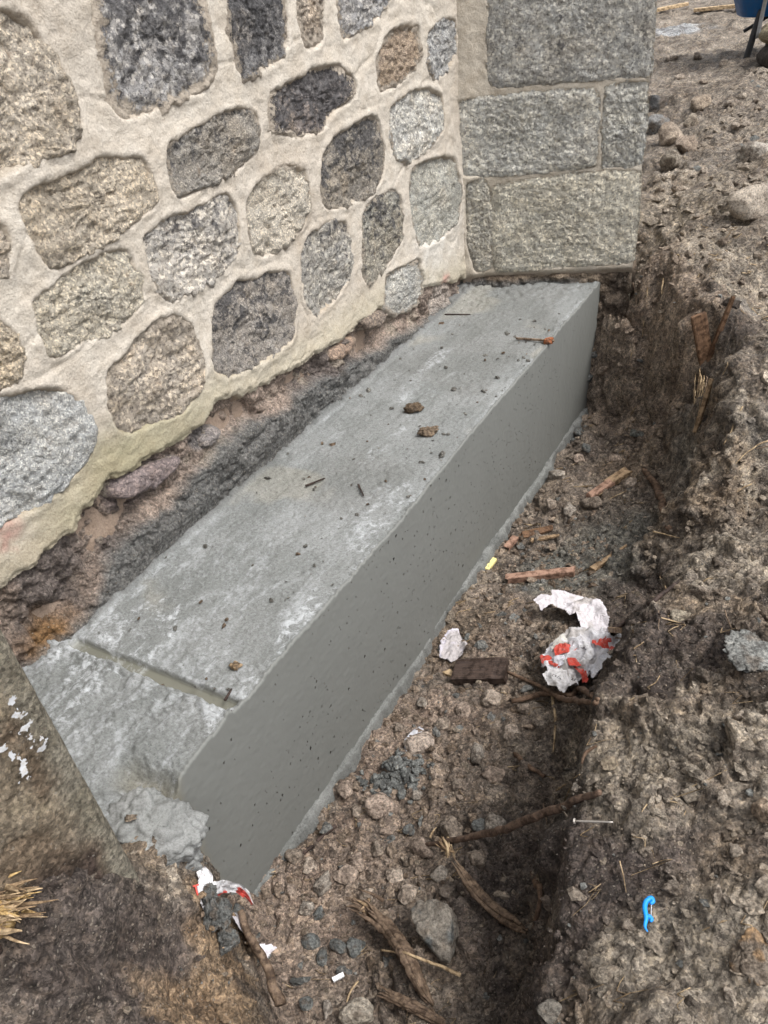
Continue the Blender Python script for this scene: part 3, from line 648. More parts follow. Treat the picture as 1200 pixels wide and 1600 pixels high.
# ================================================================== ASHLAR PIER (far end)
PIER_STONES = [
 ([(765,-130),(1030,-130),(1016,118),(900,124),(772,137),(763,118)], (.40,.40,.385), .34),
 ([(716,156),(928,138),(935,150),(931,260),(860,267),(728,277),(714,262)], (.47,.47,.445), .08),
 ([(946,136),(1013,127),(1003,256),(941,261)], (.47,.47,.445), .05),
 ([(727,286),(758,281),(766,300),(770,415),(742,426),(730,380)], (.46,.445,.40), .0),
 ([(768,291),(928,269),(1001,267),(989,409),(900,414),(778,425),(771,400)], (.50,.48,.42), -.05),
]
pier = empty('ashlar_pier', tuple(PB) + (0,)); tag(pier, 'grey squared granite ashlar pier standing at the far end of the concrete block', 'pier')
polysB = [np.array([on_pier(u, v) for u, v in q[0]]) for q in PIER_STONES]
EDGE_B = .772
a_ax = np.arange(-.03, EDGE_B + .001, .0062); z_ax = np.arange(-.02, 1.95, .0068)
SS, ZZ = np.meshgrid(a_ax, z_ax, indexing='ij'); sz = np.stack([SS.ravel(), ZZ.ravel()], 1); P3 = np.stack([sz[:, 0], sz[:, 1], np.full(len(sz), 5.)], 1)
sd_ = np.full(len(sz), 9.0)
for p in polysB: sd_ = np.minimum(sd_, poly_sdf(sz[:, 0] + .004 * fbm(P3, 15, 3, 71), sz[:, 1] + .004 * fbm(P3, 15, 3, 72), smooth_poly(p, 120, 2, .012)) - .004)
off = .004 * fbm(P3, 7, 4, 73) + .003 * fbm(P3, 40, 3, 74) - .03 * sstep(.002, -.014, sd_ + .007 * fbm(P3, 40, 4, 76, .65)) + .012 * sstep(.10, .0, sz[:, 0])
off -= .020 * sstep(.03, -.01, sz[:, 1] - .045)
mc = np.tile(np.array([.54, .49, .415]), (len(sz), 1)); bg_ = fbm(P3, 4, 4, 75); mc = mixc(mc, (.46, .41, .34), sstep(0, .35, bg_) * .8); mc = mixc(mc, (.52, .47, .39), sstep(0, .35, -bg_) * .6)
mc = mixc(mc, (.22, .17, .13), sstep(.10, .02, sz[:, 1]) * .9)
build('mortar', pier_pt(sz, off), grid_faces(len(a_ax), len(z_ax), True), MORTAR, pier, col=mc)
for i, (px, c, dk) in enumerate(PIER_STONES):
    stone_mesh('ashlar_stone', polysB[i], pier_pt, ASHLAR, pier, c, dk, .10, .004, 700 + i * 9, rough=.0070, rim=.000, segs=160, rings=44, wob=.005, rnd=.012, tilt=.0, grow=.012, tint=.08)
# return face of the pier and its core; a rough footing below
V = [np.r_[PB + B2 * a - NB2 * dd, z] for z in (-.7, 1.949) for a, dd in ((-.6, .024), (EDGE_B - .0005, .024), (EDGE_B - .0005, .95), (-.6, .95))]
build('core', V, [(0, 3, 2, 1), (4, 5, 6, 7), (0, 1, 5, 4), (1, 2, 6, 5), (2, 3, 7, 6), (3, 0, 4, 7)], ASHLAR, pier, col=np.tile((.36, .34, .28), (8, 1)), smooth=False, attrs={'dark': np.full(8, .1), 'smear': np.full(8, .2)})
a_ax = np.arange(-.03, EDGE_B + .03, .007); z_ax = np.arange(-.66, .075, .007)
SS, ZZ = np.meshgrid(a_ax, z_ax, indexing='ij'); sz = np.stack([SS.ravel(), ZZ.ravel()], 1); P3 = np.stack([sz[:, 0], sz[:, 1], np.full(len(sz), 8.)], 1)
off = -.012 + .035 * fbm(P3, 6, 4, 81) + .020 * cells(P3, 16, 82) + .010 * cells(P3, 40, 83) + .005 * fbm(P3, 80, 3, 84) + .06 * sstep(.0, -.5, sz[:, 1])
off -= .05 * sstep(.04, .07, sz[:, 1]) + .07 * sstep(EDGE_B - .02, EDGE_B + .03, sz[:, 0])
fc = np.tile(np.array([.205, .160, .120]), (len(sz), 1)); fb = fbm(P3, 7, 4, 85); fc = mixc(fc, (.33, .265, .20), sstep(.0, .35, fb)); fc = mixc(fc, (.12, .095, .075), sstep(.0, .4, -fb))
fc = mixc(fc, (.20, .20, .195), sstep(.045, .015, sz[:, 1] + .02 * fb) * sstep(.60, .45, sz[:, 0]) * .9)
build('footing_face', pier_pt(sz, off), grid_faces(len(a_ax), len(z_ax), True), RUBBLE, pier, col=fc)

# ================================================================== NEAR PIER (left edge of the picture)
NP = np.array([-.537, .786])                                    # its outer corner
near_pier = empty('buried_pier', (NP[0], NP[1], 0)); tag(near_pier, 'earth-stained granite pier with white paint marks at the left edge, nearest the camera', 'pier')
fd = -D2                                                        # outer face runs back along the wall
sdv = np.array(st_xy(.63, -1.6)) - NP; sdv /= np.linalg.norm(sdv)
prof = []                                                       # plan of outer face, worn arris and side face
CH = .014
for a in np.r_[np.arange(.95, .43, -.03), np.arange(.42, CH, -.0055)]: prof.append((NP + fd * a, 0))
for k in range(1, 10):
    u_ = k / 10.0; P = NP + fd * CH * (1 - u_) ** 2 + sdv * CH * u_ ** 2; prof.append((P, 1))
for a in np.arange(CH, .82, .02): prof.append((NP + sdv * a, 2))
pp = np.array([q[0] for q in prof]); sid = np.array([q[1] for q in prof])
tg = np.gradient(pp, axis=0); tg /= np.linalg.norm(tg, axis=1, keepdims=True); nrm = np.stack([tg[:, 1], -tg[:, 0]], 1)
if nrm[5] @ N2 < 0: nrm = -nrm
z_ax = np.r_[np.arange(-.6, -.105, .03), np.arange(-.1, .617, .0055), np.arange(.62, 1.6, .03)]; npn = len(pp)
PX = np.repeat(pp, len(z_ax), 0); NXv = np.repeat(nrm, len(z_ax), 0); zz = np.tile(z_ax, npn)
P3 = np.stack([PX[:, 0], PX[:, 1], zz], 1); cor = np.hypot(PX[:, 0] - NP[0], PX[:, 1] - NP[1]); sd2 = np.repeat(sid, len(z_ax))
dirt = sstep(.022, .060, cor + .02 * fbm(P3, 14, 4, 93)) * (sd2 == 0)
off = .003 * fbm(P3, 8, 4, 91) + .0025 * fbm(P3, 45, 3, 92) + dirt * (.002 + .006 * fbm(P3, 18, 4, 94) + .009 * (billow(P3, 30, 4, 95) - .3))
V = np.stack([PX[:, 0] + NXv[:, 0] * off, PX[:, 1] + NXv[:, 1] * off, zz], 1)
nc = np.tile(np.array([.31, .285, .230]), (len(V), 1)); nc = mixc(nc, (.27, .245, .19), sstep(.0, .4, fbm(P3, 10, 4, 96)))
nc = mixc(nc, (.30, .245, .180), dirt * .85); nc = mixc(nc, (.22, .165, .115), dirt * sstep(.0, .3, fbm(P3, 9, 4, 97)) * .8); nc = mixc(nc, (.40, .335, .24), dirt * sstep(.1, .4, fbm(P3, 13, 4, 98)) * .7)
nc = mixc(nc, (.085, .062, .052), dirt * sstep(.36, .20, zz + .07 * fbm(P3, 8, 4, 99)))
o = build('dressed_stone', V, grid_faces(npn, len(z_ax), True), RUBBLE, near_pier, col=nc)
V = [np.r_[q, z] for z in (-.7, 1.58) for q in (NP + fd * .948 + sdv * .02, NP + fd * .02 + sdv * .03, NP + sdv * .82 + fd * .05, NP + sdv * .82 + fd * .948)]
build('core', V, [(0, 3, 2, 1), (4, 5, 6, 7), (0, 1, 5, 4), (1, 2, 6, 5), (2, 3, 7, 6), (3, 0, 4, 7)], RUBBLE, near_pier, col=np.tile((.36, .32, .26), (8, 1)), smooth=False)
def np_plane(u, v, off=.019):
    nn = nrm[5]; q = ray(u, v); k = ((NP + nn * off) @ nn) / (q[:2] @ nn); return C0 + q * k
PAINT = m_plain('white_paint', (.50, .51, .53), .8, 0, .8, (.34, .29, .22), 120)
def ribbon(name, pts, width, mat, parent, nrm_, seed):
    """patchy dab of paint, a thin skin with ragged edges"""
    pts = np.array(pts); a, b = pts[0], pts[-1]; x_ = (b - a) / np.linalg.norm(b - a); y_ = np.cross(nrm_, x_); L = np.linalg.norm(b - a)
    gu = np.arange(-.01, L + .01, .0016); gv = np.arange(-.03, .03, .0016); U, W = np.meshgrid(gu, gv, indexing='ij'); U, W = U.ravel(), W.ravel()
    P3 = np.stack([U, W, U * 0 + seed], 1); mid = pts[len(pts) // 2]; bow = (mid - a) @ y_ - ((mid - a) @ x_) / L * ((b - a) @ y_)
    dd = np.abs(W - bow * np.sin(np.clip(U / L, 0, 1) * np.pi)) + np.maximum(0, np.abs(U - L / 2) - L / 2)
    ins = dd + .026 * fbm(P3, 90, 4, seed, .75) < width * .8
    V = a[None] + x_[None] * U[:, None] + y_[None] * W[:, None] + nrm_[None] * (.003 * fbm(P3, 40, 2, seed + 3))[:, None]
    F = grid_faces(len(gu), len(gv)); F = F[ins[F].all(1)]; used = np.unique(F); mp = np.full(len(V), -1); mp[used] = np.arange(len(used))
    return build(name, V[used], mp[F], mat, parent)
n3 = np.r_[nrm[5], 0]
ribbon('paint_mark', [np_plane(17, 1095), np_plane(40, 1140), np_plane(66, 1172)], .007, PAINT, near_pier, n3, 1)
ribbon('paint_mark', [np_plane(2, 1170), np_plane(26, 1182), np_plane(44, 1212)], .0055, PAINT, near_pier, n3, 2)

# ================================================================== CONCRETE BLOCK
block = empty('concrete_block', tuple(xyz(1.8, T_FRONT, Z_FLOOR))); tag(block, 'long freshly cast grey concrete underpinning block against the rubble wall', 'concrete block')
ds = .0027; s_ax = [.40]
while s_ax[-1] < 3.62: s_ax.append(s_ax[-1] + ds * (1 + .65 * max(0, s_ax[-1] - .9)))
s_ax = np.array(s_ax)
pt = [(t, 0.0) for t in np.arange(T_WALL - .11, T_FRONT - .006, .0048)]
pt += [(T_FRONT - .004, -.0007), (T_FRONT - .0012, -.003), (T_FRONT, -.006)]
pt += [(T_FRONT, z) for z in np.arange(-.010, -.66, -.0031)]
pt = np.array(pt); ns, npf = len(s_ax), len(pt)
S = np.repeat(s_ax, npf); T = np.tile(pt[:, 0], ns); Z = np.tile(pt[:, 1], ns)
topm = np.tile(pt[:, 1] == 0, ns); P3 = np.stack([S, T, Z], 1)
kink = .007 * np.exp(-((S - 1.60) / .16) ** 2) - .004 * np.exp(-((S - 2.2) / .3) ** 2) + .0025 * fbm(np.stack([S, S * 0, S * 0], 1), 3, 3, 110)
edge = T_FRONT - T                                              # metres in from the front arris, on top
hz = .006 * fbm(P3, 2.2, 3, 111) + .0025 * fbm(P3, 14, 4, 112) + .0014 * fbm(P3, 60, 3, 113) + .0018 * fbm(P3, 150, 2, 114) + .002 * (billow(P3, 38, 4, 214, .6) - .35)
hz += .0030 * cells(P3, 34, 115, True) * sstep(.25, .6, fbm(P3, 5, 3, 116) + .35) + .0022 * cells(P3, 80, 117, True)
hz += .009 * cells(P3, 38, 118, True) * sstep(.05, .0, edge) * sstep(-.1, .3, fbm(P3, 6, 3, 119)) - .004 * sstep(.03, .0, edge) * (fbm(P3, 24, 3, 120) > .05)
# long float marks along the block
hz += .0014 * np.sin(T * 44 + 2.2 * fbm(np.stack([S * .5, T * 2, S * 0], 1), 2, 3, 121)) * sstep(.02, .1, edge)
# heavy rough skirt at the wall foot and lumpy near end
back = sstep(T_WALL + .046, T_WALL + .026, T + .008 * fbm(P3, 8, 4, 222)) * sstep(.78, .95, S); hz += back * (.002 + .008 * sstep(T_WALL + .04, T_WALL - .01, T) + .020 * (billow(P3, 16, 5, 122, .6) - .2))
nearend = sstep(.80, .74, S); hz += nearend * (.008 + .022 * (billow(P3, 11, 5, 124, .6) - .3) * sstep(-.25, .3, fbm(P3, 4, 3, 125)) + .006 * (billow(P3, 60, 3, 126) - .3))
farend = sstep(3.05, 3.5, S - (T + 1.3) * .36); hz += farend * .012 * cells(P3, 26, 127, True)
# slot left by a formwork batten
gc0 = .775 + .030 * (T + 1.3) ; gw = .021
ing = sstep(gw + .004, gw - .001, np.abs(S - gc0 - .002 * fbm(P3, 30, 3, 128))) * sstep(T_WALL + .030, T_WALL + .038, T) * 1.0
ing = ing * sstep(.008, .026, edge + .012 * fbm(P3, 20, 3, 129))
hz = hz * (1 - ing) + ing * (-.022 + .0010 * fbm(P3, 30, 3, 130))
hz += .016 * (billow(P3, 24, 4, 228, .6) - .05) * sstep(gw + .045, gw + .004, gc0 - S) * (S < gc0 - gw) * (1 - ing)
# hollow at the near front corner
hp = at(238, 1240, -.02); hs_, ht_ = hp[:2] @ D2, hp[:2] @ N2
hol = sstep(.072, .020, np.hypot((S - hs_) * 1.2, (T - ht_) * .62) + .012 * fbm(P3, 25, 3, 131)); hz = hz - hol * .040
corner = sstep(.62, .52, S) * sstep(.16, .0, edge); hz -= corner * .02
# air bubbles on the cast face: little open holes in its skin
fo = .0016 * fbm(P3, 4, 3, 132) + .0006 * fbm(P3, 60, 2, 133)
nb = 620; bs = RNG.uniform(.55, 3.3, nb); bz = -.62 * RNG.random(nb)
clus = RNG.integers(0, 30, nb); keep = RNG.random(nb) < .5
bs[keep] = (RNG.uniform(.6, 2.9, 30)[clus] + RNG.normal(0, .09, nb))[keep]; bz[keep] = np.clip((-.62 * RNG.random(30))[clus] + RNG.normal(0, .09, nb), -.60, -.02)[keep]
k0 = int(topm[:npf].sum()); zrow = pt[:, 1]; holes = set()
for s0, z0 in zip(bs, bz):
    if s0 < .45 or s0 > 3.4: continue
    i = int(np.searchsorted(s_ax, s0)); j = int(np.argmin(np.abs(zrow[k0:] - z0))) + k0; k = RNG.random()
    for di, dj in ([(0, 0)] if k < .62 or s0 > 2.0 else ([(0, 0), (0, 1)] if k < .85 else ([(0, 0), (1, 0), (0, 1)] if k < .95 else [(0, 0), (1, 0), (0, 1), (1, 1), (0, 2)]))):
        holes.add((i + di) * (npf - 1) + j + dj)
T2 = np.where(topm, T + kink * sstep(.25, 0, edge), T + kink + fo); Z2 = np.where(topm, Z + hz, Z)
eb = np.repeat((hz.reshape(ns, npf)[:, k0 - 1]), npf); Z2 = np.where(~topm & (Z > -.03), Z + eb * sstep(-.03, -.004, Z), Z2)
V = np.stack([D2[0] * S + N2[0] * T2, D2[1] * S + N2[1] * T2, Z2], 1)
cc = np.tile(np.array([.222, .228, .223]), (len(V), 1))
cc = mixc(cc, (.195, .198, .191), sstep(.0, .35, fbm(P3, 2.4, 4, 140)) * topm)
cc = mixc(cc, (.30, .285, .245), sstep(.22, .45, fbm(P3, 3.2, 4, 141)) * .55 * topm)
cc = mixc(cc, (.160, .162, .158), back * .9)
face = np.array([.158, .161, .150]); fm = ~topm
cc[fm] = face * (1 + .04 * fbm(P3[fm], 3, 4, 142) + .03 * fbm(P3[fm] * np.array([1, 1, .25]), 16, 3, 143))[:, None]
cc = mixc(cc, (.150, .148, .122), ing); cc = mixc(cc, (.22, .20, .15), hol * .7)
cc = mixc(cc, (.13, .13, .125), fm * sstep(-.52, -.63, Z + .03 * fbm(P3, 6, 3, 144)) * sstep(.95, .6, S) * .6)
pale = topm * np.clip(sstep(.1, .4, fbm(P3 * np.array([.5, 1.6, 1]), 5, 4, 145)) * .6 + sstep(1.7, 1.0, S) * .45 * (1 - ing) + sstep(.035, .0, edge) * .45, 0, 1) * (1 - back)
fmask = np.ones((ns - 1) * (npf - 1), bool); fmask[[h for h in holes if h < len(fmask)]] = False
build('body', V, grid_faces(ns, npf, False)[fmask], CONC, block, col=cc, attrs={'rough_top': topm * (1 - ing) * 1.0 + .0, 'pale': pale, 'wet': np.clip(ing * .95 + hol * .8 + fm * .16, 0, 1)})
# thin tongue of grout squeezed out under the form
sg = np.arange(.60, 3.45, .005); NG = 13; tg_ = np.linspace(0, 1, NG); SG, TG = np.meshgrid(sg, tg_, indexing='ij'); SGr, TGr = SG.ravel(), TG.ravel()
line_ = np.stack([SGr, SGr * 0, SGr * 0], 1)
wd = np.clip(.022 + .040 * fbm(line_, 7, 6, 150, .75), .003, .08)
TT = T_FRONT - .006 + TGr * (wd + .006) + .007 * np.exp(-((SGr - 1.60) / .16) ** 2)
P3 = np.stack([SGr, TT, SGr * 0], 1)
gx, gy = st_xy(SGr, TT); gz = Z_FLOOR + .016 + .014 * fbm(line_, 5, 4, 152) + .010 * (1 - TGr) - .09 * np.clip(TGr - .55, 0, 1) ** 1.5 * 2.2 + .006 * fbm(P3, 45, 3, 151) + .014 * (billow(P3, 34, 4, 153, .65) - .2)
build('grout_tongue', np.stack([gx, gy, gz], 1), grid_faces(len(sg), NG, False), CONC, block, col=np.tile((.185, .187, .178), (len(gx), 1)) * (1 + .3 * fbm(P3, 20, 3, 154))[:, None], attrs={'rough_top': np.ones(len(gx)), 'pale': np.full(len(gx), .0)})

# ================================================================== LOOSE THINGS
def ico(sub):
    bm = bmesh.new(); bmesh.ops.create_icosphere(bm, subdivisions=sub, radius=1.0)
    bm.verts.ensure_lookup_table(); V = np.array([v.co[:] for v in bm.verts]); F = np.array([[v.index for v in f.verts] for f in bm.faces]); bm.free(); return V, F
ICO = {k: ico(k) for k in (1, 2, 3, 4, 5)}
def depth_of(P): return float((RW.T @ (np.asarray(P) - C0))[2])
def px(P, n): return n * depth_of(P) / FPX
def rand_rot(rng):
    q = rng.normal(size=4); q /= np.linalg.norm(q); a, b, c, d = q
    return np.array([[1-2*(c*c+d*d), 2*(b*c-a*d), 2*(b*d+a*c)], [2*(b*c+a*d), 1-2*(b*b+d*d), 2*(c*d-a*b)], [2*(b*d-a*c), 2*(c*d+a*b), 1-2*(b*b+c*c)]])
def lump(sub, rng, angular=.6, rough=.16):
    V, F = ICO[sub]; V = V.copy()
    for _ in range(13):                                        # knock flats off the sphere
        nn = rng.normal(size=3); nn /= np.linalg.norm(nn); h = rng.uniform(.50, .88)
        dd = V @ nn; m = dd > h; V[m] -= nn[None] * ((dd[m] - h) * angular)[:, None]
    o = rng.uniform(0, 50, 3); sd_ = int(rng.integers(1, 999))
    V *= (1 + rough * (1.1 * fbm(V + o, 1.4, 3, sd_) + .9 * (billow(V + o, 2.2, 4, sd_ + 5, .6) - .35) + .25 * fbm(V + o, 9, 2, sd_ + 9)))[:, None]
    return V, F
def rock(name, u, v, w, h, col, label=None, cat='stone', group=None, seed=0, sub=4, flat=.75, mat=None, sink=.25, angular=.8, second=None, rot=None, lift=0., rough=.16, P=None):
    rng = np.random.default_rng(seed + 1000)
    P = on_ground(u, v) if P is None else np.array(P)
    V, F = lump(sub, rng, angular, rough)
    k = 1 / (np.abs(V).max(0)); V = V * k
    a = px(P, w) * .5; b = px(P, h) * .5
    fo = np.array([0, 1.0]); ca = 1.0 if rot is None else math.cos(rot); sa = 0. if rot is None else math.sin(rot)
    V = V * np.array([a, max(b, .55 * a), max(a, b) * flat]); V[:, :2] = V[:, :2] @ np.array([[ca, sa], [-sa, ca]])
    Vw = V + P; Vw[:, 2] += max(a, b) * flat * (1 - 2 * sink) + lift
    c = np.tile(np.array(col), (len(V), 1)); nz = fbm(V / max(a, 1e-4), 1.5, 4, seed + 5)
    c = c * (1 + .35 * nz)[:, None]
    if second is not None: c = mixc(c, second, sstep(.0, .15, fbm(V / max(a, 1e-4) + 9, .9, 4, seed + 8)))
    c = mixc(c, (.17, .135, .105), sstep(.05, .35, fbm(V / max(a, 1e-4) + 4, 2.2, 4, seed + 11)) * .65)          # crusted earth
    o = build(name, Vw, F, mat or ROCK, None, col=c, origin=tuple(P)); 
    if label: tag(o, label, cat, group)
    return o
G_RUB = 'stone lumps in the trench rubble'
MARKS = [((655, 1168), 'the whitish pitted stone'), ((598, 1262), 'the pale pinkish pitted stone'), ((620, 1215), 'the grey gravel clump'), ((752, 1058), 'the dark board'), ((900, 1040), 'the torn bag'), ((780, 1295), 'the long broken branch'),
         ((686, 1462), 'the large angular stone'), ((705, 1010), 'the lilac paper scrap'), ((845, 902), 'the reddish timber offcut'), ((840, 832), 'the curled bark flake'), ((993, 682), 'the slate shard'), ((1013, 1425), 'the blue floss pick'), ((928, 1290), 'the nail'),
         ((1178, 1020), 'the grey concrete splat'), ((1180, 1500), 'the big ochre rock'), ((1168, 338), 'the largest pale boulder'), ((1026, 172), 'the charcoal boulder'), ((1092, 533), 'the flat stake'), ((1120, 18), 'the long pale plank'), ((625, 1505), 'the thick root stub'),
         ((740, 1405), 'the frayed torn root'), ((1178, 246), 'the whitish flat boulder'), ((410, 1485), 'the white scrap under the stick'), ((350, 1390), 'the red and white strip'), ((952, 760), 'the broken reddish stick'), ((1030, 770), 'the curved dark root'), ((1190, 1275), 'the buff stone at the right edge'), ((1166, 90), 'the wheelbarrow leg'), ((960, 875), 'the pointed wood sliver'), ((1042, 225), 'the rounded muddy boulder')]
USED = set()
def where(u, v, what):
    """a label of its own: what it is and which landmark it lies next to"""
    for k, ((a, b), nm) in enumerate(sorted(MARKS, key=lambda m: (m[0][0] - u) ** 2 + (m[0][1] - v) ** 2)):
        dx, dy = u - a, v - b; dd = math.hypot(dx, dy)
        how = ('right of' if dx > 0 else 'left of') if abs(dx) > 2 * abs(dy) else (('below' if dy > 0 else 'above') if abs(dy) > 2 * abs(dx) else ('below and ' if dy > 0 else 'above and ') + ('right of' if dx > 0 else 'left of'))
        for pre in (('close ' if dd < 60 else ''), ('some way ' if dd > 90 else 'just ')):
            lab = f'{what} {pre}{how} {nm}'
            if lab not in USED and len(lab.split()) <= 16: USED.add(lab); return lab
    return what
rock('rock', 686, 1462, 70, 104, (.33, .30, .26), 'large angular grey and buff stone in the trench bottom nearest the camera', seed=31, second=(.20, .215, .215), flat=.75, rot=.5, sink=.2, rough=.2)
rock('rock', 598, 1262, 54, 46, (.50, .40, .33), 'pale pinkish pitted stone halfway along the rubble beside the concrete', seed=4, flat=.6)
rock('rock', 655, 1168, 50, 42, (.55, .46, .39), 'whitish pitted stone above the clump of grey gravel in the trench', seed=5, flat=.6)
rock('boulder', 1168, 338, 88, 52, (.50, .44, .37), 'largest pale boulder on the far bank near the right edge', seed=6, sink=.2, flat=.7)
rock('boulder', 1178, 246, 52, 30, (.46, .42, .37), 'whitish flat boulder on the far bank above the largest one', seed=7, flat=.6)
rock('boulder', 1042, 225, 46, 42, (.36, .30, .24), 'rounded muddy boulder just right of the pier edge, left of a twin', seed=8, flat=.9)
rock('boulder', 1070, 236, 34, 40, (.37, .30, .24), 'cracked muddy boulder touching the rounded one right of the pier edge', seed=9, flat=.9)
rock('boulder', 1026, 172, 38, 26, (.12, .12, .12), 'dark charcoal boulder tucked against the pier edge', seed=10, flat=.8)
rock('boulder', 1092, 170, 34, 26, (.33, .27, .21), 'brown clod-like boulder on the far ground in line with the charcoal one', seed=11)
rock('boulder', 1028, 205, 42, 36, (.22, .22, .215), 'grey broken boulder directly below the charcoal one by the pier', seed=12)
rock('boulder', 1046, 262, 30, 36, (.34, .30, .25), 'tall muddy boulder in the hollow below the rounded one by the pier', seed=13, flat=1.0)
rock('boulder', 1080, 195, 30, 20, (.36, .31, .25), 'small buff boulder between the brown one and the cracked one', seed=14)
rock('slate_shard', 993, 682, 24, 26, (.27, .28, .255), 'greenish grey slate shard standing in the trench near the far bank', 'stone', seed=15, sub=3, flat=.35, angular=1.0, rough=.05, rot=.7, lift=.012)
rock('rock', 560, 1588, 62, 44, (.48, .43, .36), 'whitish rock cut by the bottom edge of the picture', seed=16)
rock('rock', 512, 1580, 18, 28, (.46, .41, .36), 'small oval pale stone left of the whitish bottom rock', seed=17, sub=3)
rock('rock', 1192, 1275, 34, 46, (.46, .36, .27), 'buff stone at the right edge above the blue floss pick', seed=18, flat=1.0)
rock('rock', 950, 1195, 34, 26, (.42, .35, .26), 'crumbly buff stone on the right bank rim below the torn bag', seed=19, rough=.3)
rock('rock', 1180, 1500, 90, 110, (.40, .27, .16), 'big ochre sandy rock at the lower right edge', seed=20, sub=5, flat=.45, sink=.5, rough=.35, second=(.30, .25, .20))
rock('rock', 1060, 968, 40, 24, (.42, .37, .29), 'crumbly pale stone on the right bank beside the black root', seed=21, rough=.3, flat=.6)
rock('concrete_splat', 1178, 1020, 92, 104, (.27, .275, .262), 'dried grey concrete splat on the right bank', 'concrete', seed=22, sub=5, flat=.16, sink=.42, angular=.2, rough=.55)
rock('rock', 945, 1525, 60, 32, (.30, .26, .21), 'flat brownish stone on the right bank below the floss pick', seed=23, flat=.5)
rock('rock', 860, 1580, 46, 40, (.25, .23, .20), 'dull grey rock at the bottom edge under the right bank', seed=24)
for i, (u, v, w_, h_) in enumerate([(505, 1497, 22, 30), (530, 1482, 20, 36), (488, 1472, 26, 34), (556, 1480, 30, 34), (478, 1572, 24, 24), (410, 1490, 30, 30), (930, 556, 12, 22), (924, 592, 14, 34), (908, 655, 22, 16), (903, 676, 20, 16), (916, 702, 24, 14), (912, 640, 16, 14), (895, 690, 16, 12), (500, 1430, 26, 22), (640, 1300, 24, 22), (748, 1290, 28, 26), (372, 1425, 22, 30)]):
    rock('concrete_shard', u, v, w_, h_, (.185, .195, .19), where(u, v, 'dark grey concrete shard'), 'concrete', 'grey concrete shards', 40 + i, 3, .55, rot=i * .8, angular=1.0, rough=.07)
rub = [(540, 1372, 44, 34), (486, 1356, 30, 26), (462, 1340, 34, 30), (505, 1385, 40, 28), (560, 1350, 34, 26), (575, 1400, 30, 26), (705, 1300, 44, 40), (650, 1245, 22, 18), (726, 1112, 30, 26), (768, 1096, 36, 34),
       (690, 1135, 30, 24), (745, 1180, 34, 26), (770, 1215, 40, 34), (800, 1150, 34, 30), (715, 1225, 30, 30), (770, 1290, 36, 34), (660, 1330, 42, 30), (620, 1370, 34, 28), (590, 1330, 30, 24), (690, 1370, 36, 30),
       (540, 1235, 30, 28), (560, 1270, 26, 22), (625, 1140, 24, 20), (660, 1100, 26, 22), (700, 1075, 22, 18), (640, 1400, 40, 34), (745, 1345, 40, 36), (480, 1420, 30, 24), (455, 1395, 26, 20), (820, 1110, 28, 24),
       (840, 760, 26, 20), (870, 745, 28, 22), (905, 720, 30, 22), (860, 790, 26, 20), (925, 790, 36, 26), (890, 800, 30, 22), (960, 720, 24, 18), (985, 760, 28, 20), (850, 700, 24, 18), (880, 690, 26, 18)]
for i, (u, v, w_, h_) in enumerate(rub):
    cc_ = [(.45, .36, .295), (.52, .435, .36), (.33, .275, .225), (.42, .375, .325)][i % 4]
    lab = where(u, v, ['pinkish brown stone lump', 'buff stone lump', 'dull brown stone lump', 'greyish brown stone lump'][i % 4])
    rock('rubble_stone', u, v, w_, h_, cc_, lab, 'stone', G_RUB if v > 1000 else 'stone lumps in the far trench', 80 + i, 3, .75, rot=i * 1.3, rough=.30, angular=.9, sink=.32)
pebb = [(1085, 1190), (1130, 1250), (1040, 1240), (1010, 1330), (1120, 1400), (1060, 1480), (980, 1450), (1140, 1560), (1080, 1570), (900, 1400), (1020, 1130), (1100, 1060), (960, 1250), (1160, 1120), (910, 1500), (1050, 1390), (1180, 900), (1120, 880), (1095, 930), (1150, 1330)]
for i, (u, v) in enumerate(pebb):
    rock('soil_clod', u, v, 22 + (i * 7) % 16, 18 + (i * 5) % 12, [(.33, .28, .23), (.46, .395, .325), (.17, .145, .12)][i % 3], where(u, v, ['brown earth clod', 'pale earth clod', 'dark earth clod'][i % 3]), 'clod', 'earth clods on the right bank', 160 + i, 3, .8, rough=.42, rot=i, sink=.36)
farb = [(1130, 300), (1100, 270), (1150, 290), (1060, 300), (1090, 340), (1130, 380), (1180, 400), (1040, 330), (1075, 400), (1110, 215), (1150, 200), (1140, 165), (1100, 130), (1060, 125), (1180, 160), (1050, 95), (1130, 100), (1090, 90), (1030, 300), (1190, 460), (1160, 440), (1120, 340)]
for i, (u, v) in enumerate(farb):
    rock('soil_clod', u, v, 15 + (i * 7) % 12, 9 + (i * 5) % 8, [(.34, .285, .23), (.42, .36, .30), (.25, .205, .165)][i % 3], where(u, v, ['brown far clod', 'pale far clod', 'dark far clod'][i % 3]), 'clod', 'earth clods on the far ground', 190 + i, 3, .6, rough=.6, rot=i, sink=.36)

